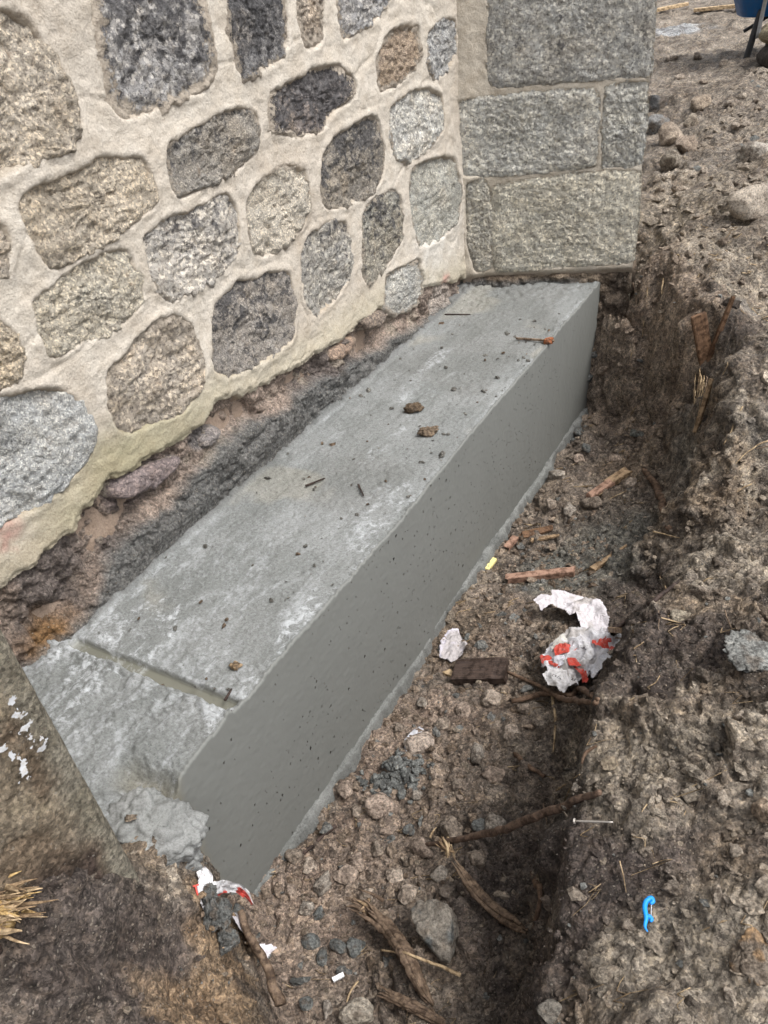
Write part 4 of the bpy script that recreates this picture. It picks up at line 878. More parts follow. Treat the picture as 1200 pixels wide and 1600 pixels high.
# ---- concrete lumps at the near corner of the block
def conc_lump(name, parent, u, v, z, rs, seed, col=(.25, .25, .238), sub=5, mat=None):
    P = at(u, v, z); rng = np.random.default_rng(seed); V, F = lump(sub, rng, .25, .12)
    V = V * np.array(rs); Q = V + P
    V = V + (V / np.linalg.norm(V, axis=1, keepdims=True)) * (.020 * cells(Q, 24, seed) + .012 * cells(Q, 52, seed + 7) + .014 * (billow(Q, 40, 4, seed + 1, .62) - .25))[:, None]
    c = np.tile(np.array(col), (len(V), 1)) * (1 + .22 * fbm(Q, 12, 4, seed + 3))[:, None]
    return build(name, V + P, F, mat or ROCK, parent, col=c, attrs={'rough_top': np.full(len(V), .9), 'pale': np.full(len(V), .0), 'wet': np.full(len(V), .2)})
conc_lump('spilled_lump', block, 250, 1312, -.060, (.085, .070, .060), 501, col=(.25, .253, .245), mat=CONC)
conc_lump('spilled_lump', block, 214, 1288, -.028, (.065, .070, .050), 503, col=(.25, .253, .245), mat=CONC)
conc_lump('spilled_lump', block, 280, 1345, -.15, (.045, .04, .05), 502, col=(.23, .233, .226), mat=CONC)
for i, (u, v, r) in enumerate([(345, 1435, .05), (362, 1478, .045), (330, 1405, .035)]):
    rock('concrete_lump', u, v, [44, 36, 30][i], [66, 44, 36][i], (.17, .175, .168), ['tall dark wet concrete lump below the red and white strip', 'lower dark wet concrete lump behind the leaning stick', 'small dark concrete lump between the ochre bank and the block'][i], 'concrete', None, 520 + i, 5, 1.0, rough=.5, angular=.7, lift=.01)
G_CR = 'crumbs on the block top'
def top_z(u, v): return at(u, v, .004)
for i, (u, v, w_, h_, c, lab) in enumerate([(648, 642, 36, 15, (.17, .125, .085), 'dark brown mud clod on the block top, the farther of two'), (670, 678, 38, 17, (.23, .175, .125), 'lighter brown mud clod on the block top, the nearer of two'),
      (367, 1043, 26, 20, (.40, .29, .18), 'broken buff lump on the block top beside the slot'), (222, 1242, 14, 12, (.45, .27, .10), 'small orange pebble in the hollow of the block corner'), (205, 1280, 22, 12, (.42, .34, .26), 'small stone chip on the spilled concrete lump by the near pier')]):
    rock('mud_clod' if i < 2 else 'stone_chip', u, v, w_, h_, c, lab, 'clod' if i < 2 else 'stone', None, 560 + i, 4 if i < 3 else 3, .45, rough=.8, angular=.5, P=top_z(u, v) if i < 4 else at(u, v, .03), sink=.2)
rng = np.random.default_rng(5)
crumbs = []
for i in range(150):
    s_ = rng.uniform(.65, 3.2); t_ = T_FRONT - .02 - .55 * rng.random() ** 1.6; crumbs.append((s_, t_))
VV, FF, CCv, nb_ = [], [], [], 0
def scatter_add(P, r, sub, rng, col, flat=.7):
    global nb_
    V, F = ICO[sub]; Vj = V.copy()
    for _ in range(4):
        nn = rng.normal(size=3); nn /= np.linalg.norm(nn); dd = Vj @ nn; h = rng.uniform(.25, .7); m = dd > h; Vj[m] -= nn[None] * (dd[m] - h)[:, None]
    Vj = Vj * (1 + .20 * rng.normal(size=(len(V), 1)).clip(-1.6, 1.6)) * (rng.uniform(.65, 1.35, 3) * r * 1.25)
    Vj = Vj @ rand_rot(rng).T; Vj[:, 2] *= flat
    VV.append(Vj + P); FF.append(F + nb_); nb_ += len(V); CCv.append(np.tile(np.array(col), (len(V), 1)))
for s_, t_ in crumbs:
    P = xyz(s_, t_, .004); r = (.0015 + .0065 * rng.random() ** 2) * (1 + .4 * (s_ - .6)); k = rng.random()
    scatter_add(P, r, 1, rng, (.17, .165, .15) if k < .7 else (.14, .10, .07))
o = build('crumbs', np.vstack(VV), np.vstack(FF), LUMP, None, col=np.vstack(CCv), smooth=False)
tag(o, 'small concrete and mud crumbs scattered over the block top', 'crumbs', None, 'stuff')

# ---- loose soil: thousands of clods and pebbles
VV, FF, CCv, nb_ = [], [], [], 0
def blocked(x, y):
    s = x * D2[0] + y * D2[1]; t = x * N2[0] + y * N2[1]
    if t < T_FRONT + .012 and s > .36: return True
    if (x - PB[0]) * B2[0] + (y - PB[1]) * B2[1] < EDGE_B + .02 and (x - PB[0]) * NB2[0] + (y - PB[1]) * NB2[1] < .03: return True
    return t < -.86 and s < .40
gcg = gc.reshape(nx, ny, 3)
def soil_col(x, y):
    i = min(max(np.searchsorted(GX, x) - 1, 0), nx - 1); j = min(max(np.searchsorted(GY, y) - 1, 0), ny - 1); return gcg[i, j]
rng = np.random.default_rng(21)
def sprinkle(n, xr, yr, r0, r1, sub, pw=2.4, grey=.04, buff=.13):
    k = 0
    while k < n:
        x, y = rng.uniform(*xr), rng.uniform(*yr)
        if blocked(x, y): k += .3; continue
        u_ = rng.random(); r = r0 + (r1 - r0) * u_ ** pw; z = hgt(np.array([x]), np.array([y]))[0]
        q = RW.T @ (np.array([x, y, z]) - C0)
        if q[2] < .3 or abs(q[0] / q[2]) > .58 or abs(q[1] / q[2]) > .75: k += .05; continue
        e = rng.random(); c = soil_col(x, y) * rng.uniform(.75, 1.35)
        if e < grey: c = np.array([.21, .215, .205]) * rng.uniform(.6, 1.3)
        elif e < grey + buff: c = np.array([.36, .30, .235]) * rng.uniform(.6, 1.2)
        scatter_add(np.array([x, y, z - r * .05]), r, sub, rng, c); k += 1
sprinkle(5200, (-.55, 1.2), (.34, 2.0), .0020, .008, 1)
sprinkle(330, (-.45, 1.2), (.40, 2.0), .006, .019, 2, 2.4)
sprinkle(2000, (.2, 2.6), (1.7, 3.8), .004, .016, 1)
sprinkle(130, (.2, 2.6), (1.7, 3.8), .010, .024, 2)
sprinkle(2600, (1.0, 5.5), (3.2, 10.5), .008, .034, 1)
# dense rubble along the foot of the block
for _ in range(1100):
    s_ = rng.uniform(.55, 2.6); t_ = T_FRONT + .03 + .45 * rng.random() ** 1.3; x, y = st_xy(s_, t_); z = hgt(np.array([x]), np.array([y]))[0]
    if z > -.35: continue
    r = .003 + .014 * rng.random() ** 3; e = rng.random()
    c = np.array([.30, .235, .18]) * rng.uniform(.6, 1.35) if e < .62 else (np.array([.20, .20, .19]) * rng.uniform(.7, 1.3) if e < .72 else np.array([.20, .15, .11]) * rng.uniform(.6, 1.2))
    scatter_add(np.array([x, y, z + r * .05]), r, 1 if r < .012 else 2, rng, c)
o = build('loose_soil', np.vstack(VV), np.vstack(FF), LUMP, None, col=np.vstack(CCv), smooth=False)
tag(o, 'loose crumbs, pebbles and small clods strewn over the earth', 'soil', None, 'stuff')
# clump of grey gravel beside the block
VV, FF, CCv, nb_ = [], [], [], 0
P0 = on_ground(620, 1215)
for _ in range(170):
    a = rng.normal(0, 1, 2) * np.array([.045, .030]); z = hgt(np.array([P0[0] + a[0]]), np.array([P0[1] + a[1]]))[0]; r = rng.uniform(.005, .012)
    scatter_add(np.array([P0[0] + a[0], P0[1] + a[1], z + r * .6 + .008 * math.exp(-(a @ a) / .002)]), r, 2, rng, np.array([.185, .192, .185]) * rng.uniform(.7, 1.35))
o = build('grey_gravel', np.vstack(VV), np.vstack(FF), LUMP, None, col=np.vstack(CCv)); tag(o, 'clump of blue-grey gravel beside the concrete block', 'gravel', None, 'stuff')

# ---- wood
W_PALE = m_wood('pale_wood', (.62, .47, .30), (.50, .36, .21)); W_RED = m_wood('reddish_wood', (.40, .25, .18), (.29, .175, .125)); W_TAN = m_wood('tan_wood', (.38, .27, .165), (.25, .17, .10))
W_DARK = m_wood('dark_wet_wood', (.085, .058, .045), (.045, .032, .028), .5); W_BROWN = m_wood('brown_wood', (.20, .115, .065), (.13, .075, .045)); W_GREY = m_wood('weathered_root', (.30, .225, .16), (.13, .09, .062), scale=(30, 30, 30))
W_ROOT = m_wood('root_bark', (.23, .15, .10), (.105, .068, .047), .75, (25, 25, 25)); W_FIB = m_wood('root_fibre', (.50, .38, .24), (.36, .26, .15)); W_YEL = m_plain('yellow_sliver', (.72, .62, .26), .6, 0, .2)
W_BRCH = m_wood('branch_bark', (.19, .125, .088), (.085, .058, .044), .85, (30, 30, 30)); W_TORN = m_wood('torn_root', (.22, .155, .105), (.085, .058, .042), .8, (30, 30, 30)); W_BLK = m_wood('black_root', (.075, .050, .040), (.040, .028, .024), .6)
def frame_along(a, b, upv=(0, 0, 1)):
    x = np.array(b) - np.array(a); L = np.linalg.norm(x); x = x / L; z = np.array(upv, float); z = z - x * (z @ x); z /= np.linalg.norm(z); return x, np.cross(z, x), z, L
def plank(name, a, b, w_, h_, mat, label=None, cat='wood', group=None, seed=0, taper=0., ragged=.3, parent=None, upv=(0, 0, 1)):
    """a split length of timber with worn arrises and uneven ends"""
    rng = np.random.default_rng(seed + 300); x, y, z, L = frame_along(a, b, upv); n_ = 14
    sec = np.array([(-.5, -.42), (-.42, -.5), (.42, -.5), (.5, -.42), (.5, .42), (.42, .5), (-.42, .5), (-.5, .42)])
    V = []
    for i in range(n_):
        k = i / (n_ - 1); ww = w_ * (1 - taper * k) * (1 + min(.06, .0008 / w_) * rng.normal()); hh = h_ * (1 - taper * k) * (1 + .06 * rng.normal())
        for (p, q) in sec:
            e = 0.0
            if i in (0, n_ - 1): e = rng.uniform(-1, 1) * ragged * w_
            V.append(np.array(a) + x * (k * L + e) + y * (p * ww) + z * (q * hh + h_ * .5))
    F = [(i * 8 + j, i * 8 + (j + 1) % 8, (i + 1) * 8 + (j + 1) % 8, (i + 1) * 8 + j) for i in range(n_ - 1) for j in range(8)] + [tuple(range(7, -1, -1)), tuple((n_ - 1) * 8 + j for j in range(8))]
    F = [tuple(reversed(f)) for f in F]
    V = np.array(V); org = np.array(a)
    # local X along the grain so that the wood texture runs lengthways
    R_ = np.stack([y, z, x], 1); Vl = (V - org) @ R_
    me = bpy.data.meshes.new(name); me.from_pydata([tuple(v) for v in Vl], [], F); me.update(); me.materials.append(mat)
    o = new_obj(name, me, parent); o.matrix_world = Matrix([[*R_[0], org[0]], [*R_[1], org[1]], [*R_[2], org[2]], [0, 0, 0, 1]])
    if label: tag(o, label, cat, group)
    return o
def gp(u, v, lift=0.0): P = on_ground(u, v); P[2] += lift; return P
def lay(name, p, q, wpx, hpx, mat, label, lift=-.002, **k):
    a, b = gp(*p, lift), gp(*q, lift); m_ = px((a + b) / 2, 1); return plank(name, a, b, wpx * m_, hpx * m_, mat, label, **k)
lay('timber_offcut', (795, 908), (898, 897), 13, 12, W_RED, 'reddish squared timber offcut lying in the trench', seed=1)
lay('wood_sliver', (925, 893), (978, 855), 11, 8, W_TAN, 'pointed tan wood sliver right of the reddish timber offcut', seed=2, taper=.7)
lay('wood_chip', (922, 780), (955, 757), 13, 10, W_RED, 'nearer half of a broken reddish stick in the far trench', seed=3)
lay('wood_chip', (952, 758), (983, 738), 15, 10, W_TAN, 'farther half of a broken reddish stick in the far trench', seed=4)
lay('bark_piece', (818, 838), (862, 826), 17, 5, W_BROWN, 'curled tan bark flake against the concrete block foot', cat='bark', seed=5, taper=.4)
lay('bark_piece', (792, 858), (806, 842), 10, 8, W_RED, 'short reddish bark scrap against the concrete block foot', cat='bark', seed=6)
lay('wood_sliver', (830, 846), (872, 838), 8, 5, W_TAN, 'flat tan splinter just below the curled bark flake', seed=7, taper=.4)
lay('wood_sliver', (760, 892), (773, 875), 8, 5, W_YEL, 'short bright yellow sliver at the foot of the concrete', seed=8, ragged=.1)
lay('dark_board', (714, 1058), (794, 1056), 44, 14, W_DARK, 'dark wet square board piece beside the lilac paper scrap', lift=.012, seed=9, ragged=.05)
lay('wood_chip', (699, 1052), (716, 1062), 12, 7, W_PALE, 'small pale wood chip under the left end of the dark board', seed=10, taper=.5)
lay('wood_chip', (955, 988), (995, 992), 15, 10, W_TAN, 'ochre rotten wood chip beside the torn bag', seed=11, taper=.4)
a = gp(1101, 566, .01); b = a + np.array([-.06, .0, .20]); plank('stake', a, b, .058, .020, W_BROWN, 'flat brown wooden stake standing in the far bank', 'stake', None, 12, 0, .12, upv=(0, -1, .2))
a = gp(1104, 566, .01); b = a + np.array([.05, -.02, .27]); plank('stick', a, b, .020, .018, W_BROWN, 'thin dark stick leaning beside the flat stake on the far bank', 'stick', None, 13, .3, .3, upv=(0, -1, .2))
lay('stick', (1087, 682), (1113, 600), 7, 6, W_TAN, 'long straight stick leaning on the far bank below the flat stake', cat='stick', seed=14, lift=.02)
for (p, q, lab, sd_i) in [((1020, 23), (1073, 12), 'short pale plank on the far ground next to the pier edge', 15), ((1084, 22), (1172, 13), 'long pale plank on the far ground in front of the wheelbarrow', 16)]:
    lay('plank', p, q, 9, 5, W_PALE, lab, cat='plank', seed=sd_i, lift=.02, ragged=.05)
lay('twig', (800, 527), (868, 532), 2.5, 2.5, W_BROWN, 'thin straight twig lying on the block top', cat='twig', seed=17) if False else None
plank('twig', at(806, 530, .008), at(866, 534, .008), .009, .008, W_GREY, 'thin straight twig lying across the far part of the block top', 'twig', None, 17)
BRICK = m_plain('brick', (.55, .20, .09), .85, 0, .4, (.35, .22, .15))
rock('brick_chip', 858, 534, 18, 10, (.55, .20, .09), 'small orange brick chip on the far edge of the block top', 'brick', None, 570, 3, .6, P=at(857, 535, .006), angular=1.)
for i, (p, q) in enumerate([((478, 760), (508, 748)), ((560, 758), (568, 775)), ((342, 1118), (362, 1112)), ((695, 492), (735, 492)), ((352, 1095), (362, 1078))]):
    plank('twig', at(*p, .006), at(*q, .006), .006, .005, W_BLK, ['short dark twig in the middle of the block top', 'tiny upright twig mark near the middle of the block top', 'dark wood splinter at the front edge of the block by the slot', 'dark twig at the far inner part of the block top', 'flat dark splinter at the front end of the slot'][i], 'twig', None, 30 + i, .3)

# ---- roots
def tube(name, pts, rad, mat, label=None, cat='root', group=None, parent=None, seed=0, sides=9, wob=.25, n_=None, knob=.12):
    pts = np.array(pts, float); rng = np.random.default_rng(seed + 77)
    L = np.r_[0, np.cumsum(np.linalg.norm(np.diff(pts, axis=0), axis=1))]; n_ = n_ or max(10, int(min(60, L[-1] / .009))); s = np.linspace(0, L[-1], n_)
    c = np.stack([np.interp(s, L, pts[:, k]) for k in range(3)], 1)
    for _ in range(3): c[1:-1] = (c[:-2] + c[2:] + 2 * c[1:-1]) / 4
    rad = np.interp(s / L[-1], np.linspace(0, 1, len(rad)), rad) if np.ndim(rad) else np.full(n_, rad)
    c += wob * rad[:, None] * np.stack([fbm(np.stack([s * 8, s * 0 + seed * 3.3, s * 0 + k], 1), 4, 3, seed + k) * 3 for k in range(3)], 1)
    t_ = np.gradient(c, axis=0); t_ /= np.linalg.norm(t_, axis=1, keepdims=True)
    up_ = np.array([.13, .21, 1.0]); V = []
    aa = np.tile(2 * math.pi * np.arange(sides) / sides, n_); ss = np.repeat(s, sides)
    rmod = 1 + knob * 2.6 * fbm(np.stack([np.cos(aa) * 2.2, np.sin(aa) * 2.2, ss * 5 + seed], 1), 1.4, 4, seed + 40, .65) + knob * 1.0 * fbm(np.stack([ss * 0, ss * 0, ss * 12 + seed], 1), 1.0, 3, seed + 44)
    for i in range(n_):
        x = np.cross(up_, t_[i]); x /= np.linalg.norm(x); y = np.cross(t_[i], x)
        for j in range(sides):
            a = 2 * math.pi * j / sides; r = rad[i] * rmod[i * sides + j]; V.append(c[i] + (x * math.cos(a) + y * math.sin(a)) * r)
    F = [(i * sides + j, (i + 1) * sides + j, (i + 1) * sides + (j + 1) % sides, i * sides + (j + 1) % sides) for i in range(n_ - 1) for j in range(sides)]
    F += [tuple(range(sides)), tuple(reversed(range((n_ - 1) * sides, n_ * sides)))]
    o = build(name, np.array(V), [tuple(reversed(f)) for f in F], mat, parent, origin=tuple(pts[0]) if parent is None else None)
    if label: tag(o, label, cat, group)
    return o
def strands(name, pts, rad, mat, label, cat='root', seed=0, k=7, fray=.5, group=None):
    """a torn root: twisted fibre strands bound side by side, spreading at its ends"""
    pts = np.array(pts, float); rng = np.random.default_rng(seed + 900); L = np.r_[0, np.cumsum(np.linalg.norm(np.diff(pts, axis=0), axis=1))]; n_ = 26; s = np.linspace(0, 1, n_)
    c = np.stack([np.interp(s * L[-1], L, pts[:, q]) for q in range(3)], 1)
    for _ in range(3): c[1:-1] = (c[:-2] + c[2:] + 2 * c[1:-1]) / 4
    t_ = np.gradient(c, axis=0); t_ /= np.linalg.norm(t_, axis=1, keepdims=True); R_ = np.interp(s, np.linspace(0, 1, len(rad)), rad)
    up_ = np.array([.13, .21, 1.0]); X = np.cross(up_[None], t_); X /= np.linalg.norm(X, axis=1, keepdims=True); Y = np.cross(t_, X); V, F, nb = [], [], 0; sd = 7
    for q in range(k):
        a0 = 2 * math.pi * q / k + rng.normal(0, .3); tw = rng.uniform(-1.2, 1.2); rr = rng.uniform(.34, .58); off = 0 if q == 0 else rng.uniform(.45, .72); i0 = int(rng.integers(0, 5)); i1 = n_ - int(rng.integers(0, 4))
        for i in range(i0, i1):
            e = max(0, 1 - s[i] / .22) ** 1.5; o_ = R_[i] * off * (1 + fray * 1.6 * e * rng.uniform(.8, 1.2)); an = a0 + tw * s[i]; ctr = c[i] + (X[i] * math.cos(an) + Y[i] * math.sin(an)) * o_ + rng.normal(0, .04, 3) * R_[i]
            ri = R_[i] * rr * (1 - .8 * max(0, 1 - (s[i] - s[i0]) / .2)) * (1 - .6 * max(0, 1 - (s[i1 - 1] - s[i]) / .1))
            for j in range(sd): b_ = 2 * math.pi * j / sd; V.append(ctr + (X[i] * math.cos(b_) + Y[i] * math.sin(b_) * .75) * max(ri, .0007) * (1 + .15 * rng.normal()))
        m_ = i1 - i0
        F += [(nb + i * sd + j, nb + i * sd + (j + 1) % sd, nb + (i + 1) * sd + (j + 1) % sd, nb + (i + 1) * sd + j) for i in range(m_ - 1) for j in range(sd)]; nb += m_ * sd
    return tag(build(name, np.array(V), F, mat, None, origin=tuple(pts[0])), label, cat, group)
def gpath(pxs, lift): return [gp(u, v, l if np.ndim(lift) else lift) for (u, v), l in zip(pxs, lift if np.ndim(lift) else [lift] * len(pxs))]
def root(pxs, rpx, mat, label, lift=.006, **k):
    P = gpath(pxs, lift); m_ = px(P[len(P) // 2], 1); rr = [r * m_ for r in rpx] if np.ndim(rpx) else rpx * m_
    return tube(k.pop('name', 'root'), P, rr, mat, label, **k)
root([(983, 716), (1012, 742), (1030, 768), (1036, 795), (1046, 828)], [3, 5, 6, 6, 4], W_ROOT, 'curved dark root crossing the far trench floor', seed=1)
root([(950, 990), (985, 970), (1015, 950), (1060, 915)], [6, 6, 5, 3], W_BLK, 'black root running from the torn bag up to the right bank', seed=2, lift=.012)
root([(985, 975), (1030, 962)], [3, 2], W_BLK, 'thin black side root branching beside the black root', seed=3)
_a, _b = gp(664, 1325, .015), gp(916, 1247, .004); _m = px((_a + _b) / 2, 1)
_pts = [_a + (_b - _a) * k + np.array([0, 0, 1.0]) * (-.030 * math.sin(math.pi * k)) for k in (0, .2, .4, .6, .8, 1.0, 1.06)]
br = tube('branch', _pts, [3.5 * _m, 5 * _m, 6 * _m, 6.5 * _m, 6.5 * _m, 6 * _m, 4 * _m], W_BRCH, 'long brown broken branch bridging the trench towards the right bank', 'branch', seed=4, sides=14, knob=.10, wob=.16)
for k_, (p, q) in enumerate([((672, 1318), (683, 1302)), ((690, 1322), (702, 1328)), ((700, 1316), (712, 1352))]):
    A, B_ = gp(*p, .03), gp(*q, .03); o = tube('splinter', [A, (A + B_) / 2 + np.array([0, 0, .006]), B_], [.004, .003, .0012], W_FIB, None, seed=20 + k_, sides=5); mw = o.matrix_world.copy(); o.parent = br; o.location = Vector(o.location) - Vector(br.location)
_P = gpath([(705, 1362), (728, 1392), (752, 1418), (785, 1440), (825, 1455)], [.09, .07, .05, .03, .0]); _m = px(_P[2], 1)
sr = strands('root', _P, [7 * _m, 9 * _m, 10 * _m, 10 * _m, 7 * _m], W_TORN, 'torn root with a frayed pale end in the near trench', seed=5, k=9)
A = gp(705, 1362, .09)
for k_ in range(14):
    rr_ = np.random.default_rng(k_ + 60); e = A + np.array([rr_.uniform(-.035, .006), rr_.uniform(.005, .040), rr_.uniform(.0, .035)])
    o = tube('splinter', [A + rr_.normal(0, .005, 3), (A + e) / 2 + rr_.normal(0, .004, 3), e], [.0042, .0030, .0008], W_FIB if k_ % 3 == 0 else W_TAN, None, seed=80 + k_, sides=5, n_=8); o.parent = sr; o.location = Vector(o.location) - Vector(sr.location)
_P = gpath([(572, 1438), (612, 1470), (638, 1505), (655, 1545), (682, 1580)], [.06, .05, .035, .02, .0]); _m = px(_P[2], 1)
tk = strands('root', _P, [12 * _m, 15 * _m, 15 * _m, 12 * _m, 7 * _m], W_TORN, 'thick weathered root stub in the bottom of the near trench', seed=6, k=11, fray=.9)
A = gp(580, 1443, .06)
for k_ in range(12):
    rr_ = np.random.default_rng(k_ + 160); e = A + np.array([rr_.uniform(-.06, -.01), rr_.uniform(.0, .05), rr_.uniform(-.01, .03)]); st_p = A + rr_.normal(0, .014, 3)
    o = tube('splinter', [st_p, (st_p + e) / 2 + rr_.normal(0, .004, 3), e], [.0055, .0040, .001], W_TORN if k_ % 3 else W_TAN, None, seed=180 + k_, sides=5, n_=8); o.parent = tk; o.location = Vector(o.location) - Vector(tk.location)
_P = gpath([(590, 1556), (640, 1576), (700, 1606)], [.03, .02, .01]); _m = px(_P[1], 1)
strands('root', _P, [8 * _m, 9 * _m, 8 * _m], W_TORN, 'low weathered root at the bottom edge below the thick stub', seed=7, k=7)
root([(388, 1452), (402, 1490), (424, 1530), (455, 1605)], [5, 6.5, 7.5, 9], W_TORN, 'dark brown stick leaning at the bottom of the trench over a white scrap', name='stick', cat='stick', lift=[.09, .10, .11, .13], seed=8, knob=.08)
root([(793, 1056), (845, 1080), (880, 1100), (932, 1108)], [3, 4, 4, 3], W_ROOT, 'pale brown root looping under the torn bag', lift=.02, seed=9)
root([(800, 1105), (850, 1092), (890, 1098), (905, 1085), (932, 1106)], [4, 4, 5, 4, 2], W_ROOT, 'knotted reddish root directly below the torn bag', lift=.03, seed=10)
root([(862, 1092), (868, 1130), (866, 1160), (864, 1185)], [3, 2.5, 2, 1], W_FIB, 'thin light root hanging down below the torn bag', lift=.03, seed=11)
root([(806, 1184), (825, 1205), (850, 1218)], [4, 4, 3], W_ROOT, 'short pale root stub in the shaded trench side', lift=.02, seed=12)
root([(908, 1200), (912, 1186), (932, 1172)], [2, 3, 2], W_ROOT, 'small hooked root on the right bank rim', lift=.015, seed=13)
root([(560, 1535), (548, 1548), (536, 1590)], [1.5, 1.5, 1], W_FIB, 'thin curved rootlet at the bottom of the near trench', seed=14)
root([(598, 1500), (640, 1505), (690, 1525), (720, 1540)], [1.5, 2, 2, 3], W_FIB, 'fine pale rootlet draped over the thick root stub', lift=.05, seed=15)
root([(465, 1343), (500, 1312), (525, 1292)], [4, 3, 3], W_BLK, 'black twig lying in the rubble at the foot of the block', name='twig', cat='twig', seed=16)
root([(835, 1460), (845, 1400), (830, 1370)], [4, 5, 3], W_ROOT, 'brown root in the shaded side of the right bank', lift=.02, seed=17)
hang = [((990, 446), (995, 478), (976, 498)), ((1012, 444), (1009, 488), (1003, 530)), ((1036, 438), (1033, 476)), ((1054, 432), (1036, 472)), ((1050, 398), (1062, 404)), ((988, 556), (980, 575), (963, 594)), ((1052, 578), (1086, 566)),
        ((1096, 588), (1086, 612), (1084, 640)), ((1100, 588), (1096, 620), (1090, 656)), ((1104, 592), (1098, 630)), ((1118, 606), (1130, 650)), ((1200, 692), (1165, 712), (1148, 730)), ((1200, 704), (1180, 706)), ((1160, 640), (1130, 700)), ((1172, 760), (1148, 775)),
        ((958, 1000), (1002, 1010)), ((1040, 925), (1030, 905), (1045, 880)), ((1020, 835), (1060, 845)), ((1028, 960), (1028, 990)), ((868, 1240), (905, 1215)), ((990, 1020), (1005, 1008)), ((1130, 960), (1146, 1000)), ((968, 1350), (978, 1400)), ((1010, 1262), (1002, 1275)), ((848, 560 + 700), (856, 1300))]
for i, q in enumerate(hang):
    far_ = q[0][1] < 720
    P = gpath(q, .012); m_ = px(P[0], 1)
    tube('rootlet', P, [1.3 * m_, 1.1 * m_, .6 * m_], W_FIB if i % 3 else W_GREY, where(q[0][0], q[0][1], 'fine pale rootlet' if i % 3 else 'fine brown rootlet'), 'rootlet', 'rootlets on the far bank' if far_ else 'rootlets on the right side', seed=200 + i, sides=5, wob=.6)
# splintered stump at the left edge
stump = empty('splintered_stump', tuple(gp(50, 1428))); tag(stump, 'splintered pale yellow broken wood end at the lower left edge', 'stump')
S0 = np.array(stump.location) + np.array([0, 0, .028]); rr_ = np.random.default_rng(9)
nd = np.array([.85, -.15, .22]); nd /= np.linalg.norm(nd)
W_SPL = [W_PALE, W_TAN, W_FIB, m_wood('yellow_splinter', (.58, .42, .20), (.42, .27, .11))]
tube('stump_wood', [S0 + np.array([-.20, .03, -.06]), S0 + np.array([-.10, .02, -.02]), S0 + np.array([-.035, .0, .0])], [.060, .055, .036], W_SPL[3], parent=stump, sides=18, knob=.22, seed=3)
for k_ in range(150):
    a_ = S0 + np.array([-.050, 0, .0]) + rr_.normal(0, 1, 3).clip(-1.7, 1.7) * np.array([.012, .017, .016]); e = a_ + nd * rr_.uniform(.030, .085) * (1 - min(.8, np.linalg.norm((a_ - S0)[1:]) / .09)) + rr_.normal(0, .010, 3)
    r_ = rr_.uniform(.0026, .0062)
    tube('splinter', [a_, (a_ + e) / 2 + rr_.normal(0, .003, 3), e], [r_, r_ * .8, .0006], W_SPL[k_ % 4], parent=stump, seed=300 + k_, sides=4, n_=5)
for k_ in range(14):
    rr2 = np.random.default_rng(700 + k_); P_ = gp(1092 + rr2.normal(0, 3), 592 + rr2.normal(0, 5), .02); Q_ = gp(1084 + rr2.normal(0, 9), 640 + rr2.normal(0, 14), .015)
    tube('rootlet', [P_, (P_ + Q_) / 2 + rr2.normal(0, .012, 3) + np.array([0, -.01, .01]), Q_], [.0025, .002, .001], W_FIB if k_ % 2 else W_TAN, 'straw-coloured rootlet in the tuft hanging below the flat stake', 'rootlet', 'tuft of rootlets below the stake', seed=720 + k_, sides=5, wob=.5)

# ---- straw and fibres nobody could count
Vf, Ff, nb2 = [], [], 0
rng = np.random.default_rng(31)
for _ in range(520):
    x, y = rng.uniform(-.5, 1.9), rng.uniform(.35, 3.6)
    if blocked(x, y): continue
    a_ = rng.uniform(0, 6.28); L_ = rng.uniform(.02, .075); dpt = math.hypot(x, y); r = .0006 + .0004 * dpt
    c_ = [np.array([x + math.cos(a_ + .5 * k * rng.normal()) * L_ * k / 4, y + math.sin(a_) * L_ * k / 4]) for k in range(5)]
    c_ = [np.r_[q, hgt(np.array([q[0]]), np.array([q[1]]))[0] + .004] for q in c_]
    if max(q[2] for q in c_) - min(q[2] for q in c_) > .06: continue
    for q in c_:
        for j in range(3): Vf.append(q + r * np.array([math.cos(2.1 * j + a_), math.sin(2.1 * j + a_), math.cos(2.1 * j)]))
    Ff += [(nb2 + i * 3 + j, nb2 + i * 3 + (j + 1) % 3, nb2 + (i + 1) * 3 + (j + 1) % 3, nb2 + (i + 1) * 3 + j) for i in range(4) for j in range(3)]; nb2 += 15
o = build('straw_litter', np.array(Vf), Ff, W_FIB); tag(o, 'short bits of straw and root fibre strewn over the soil', 'litter', None, 'stuff')

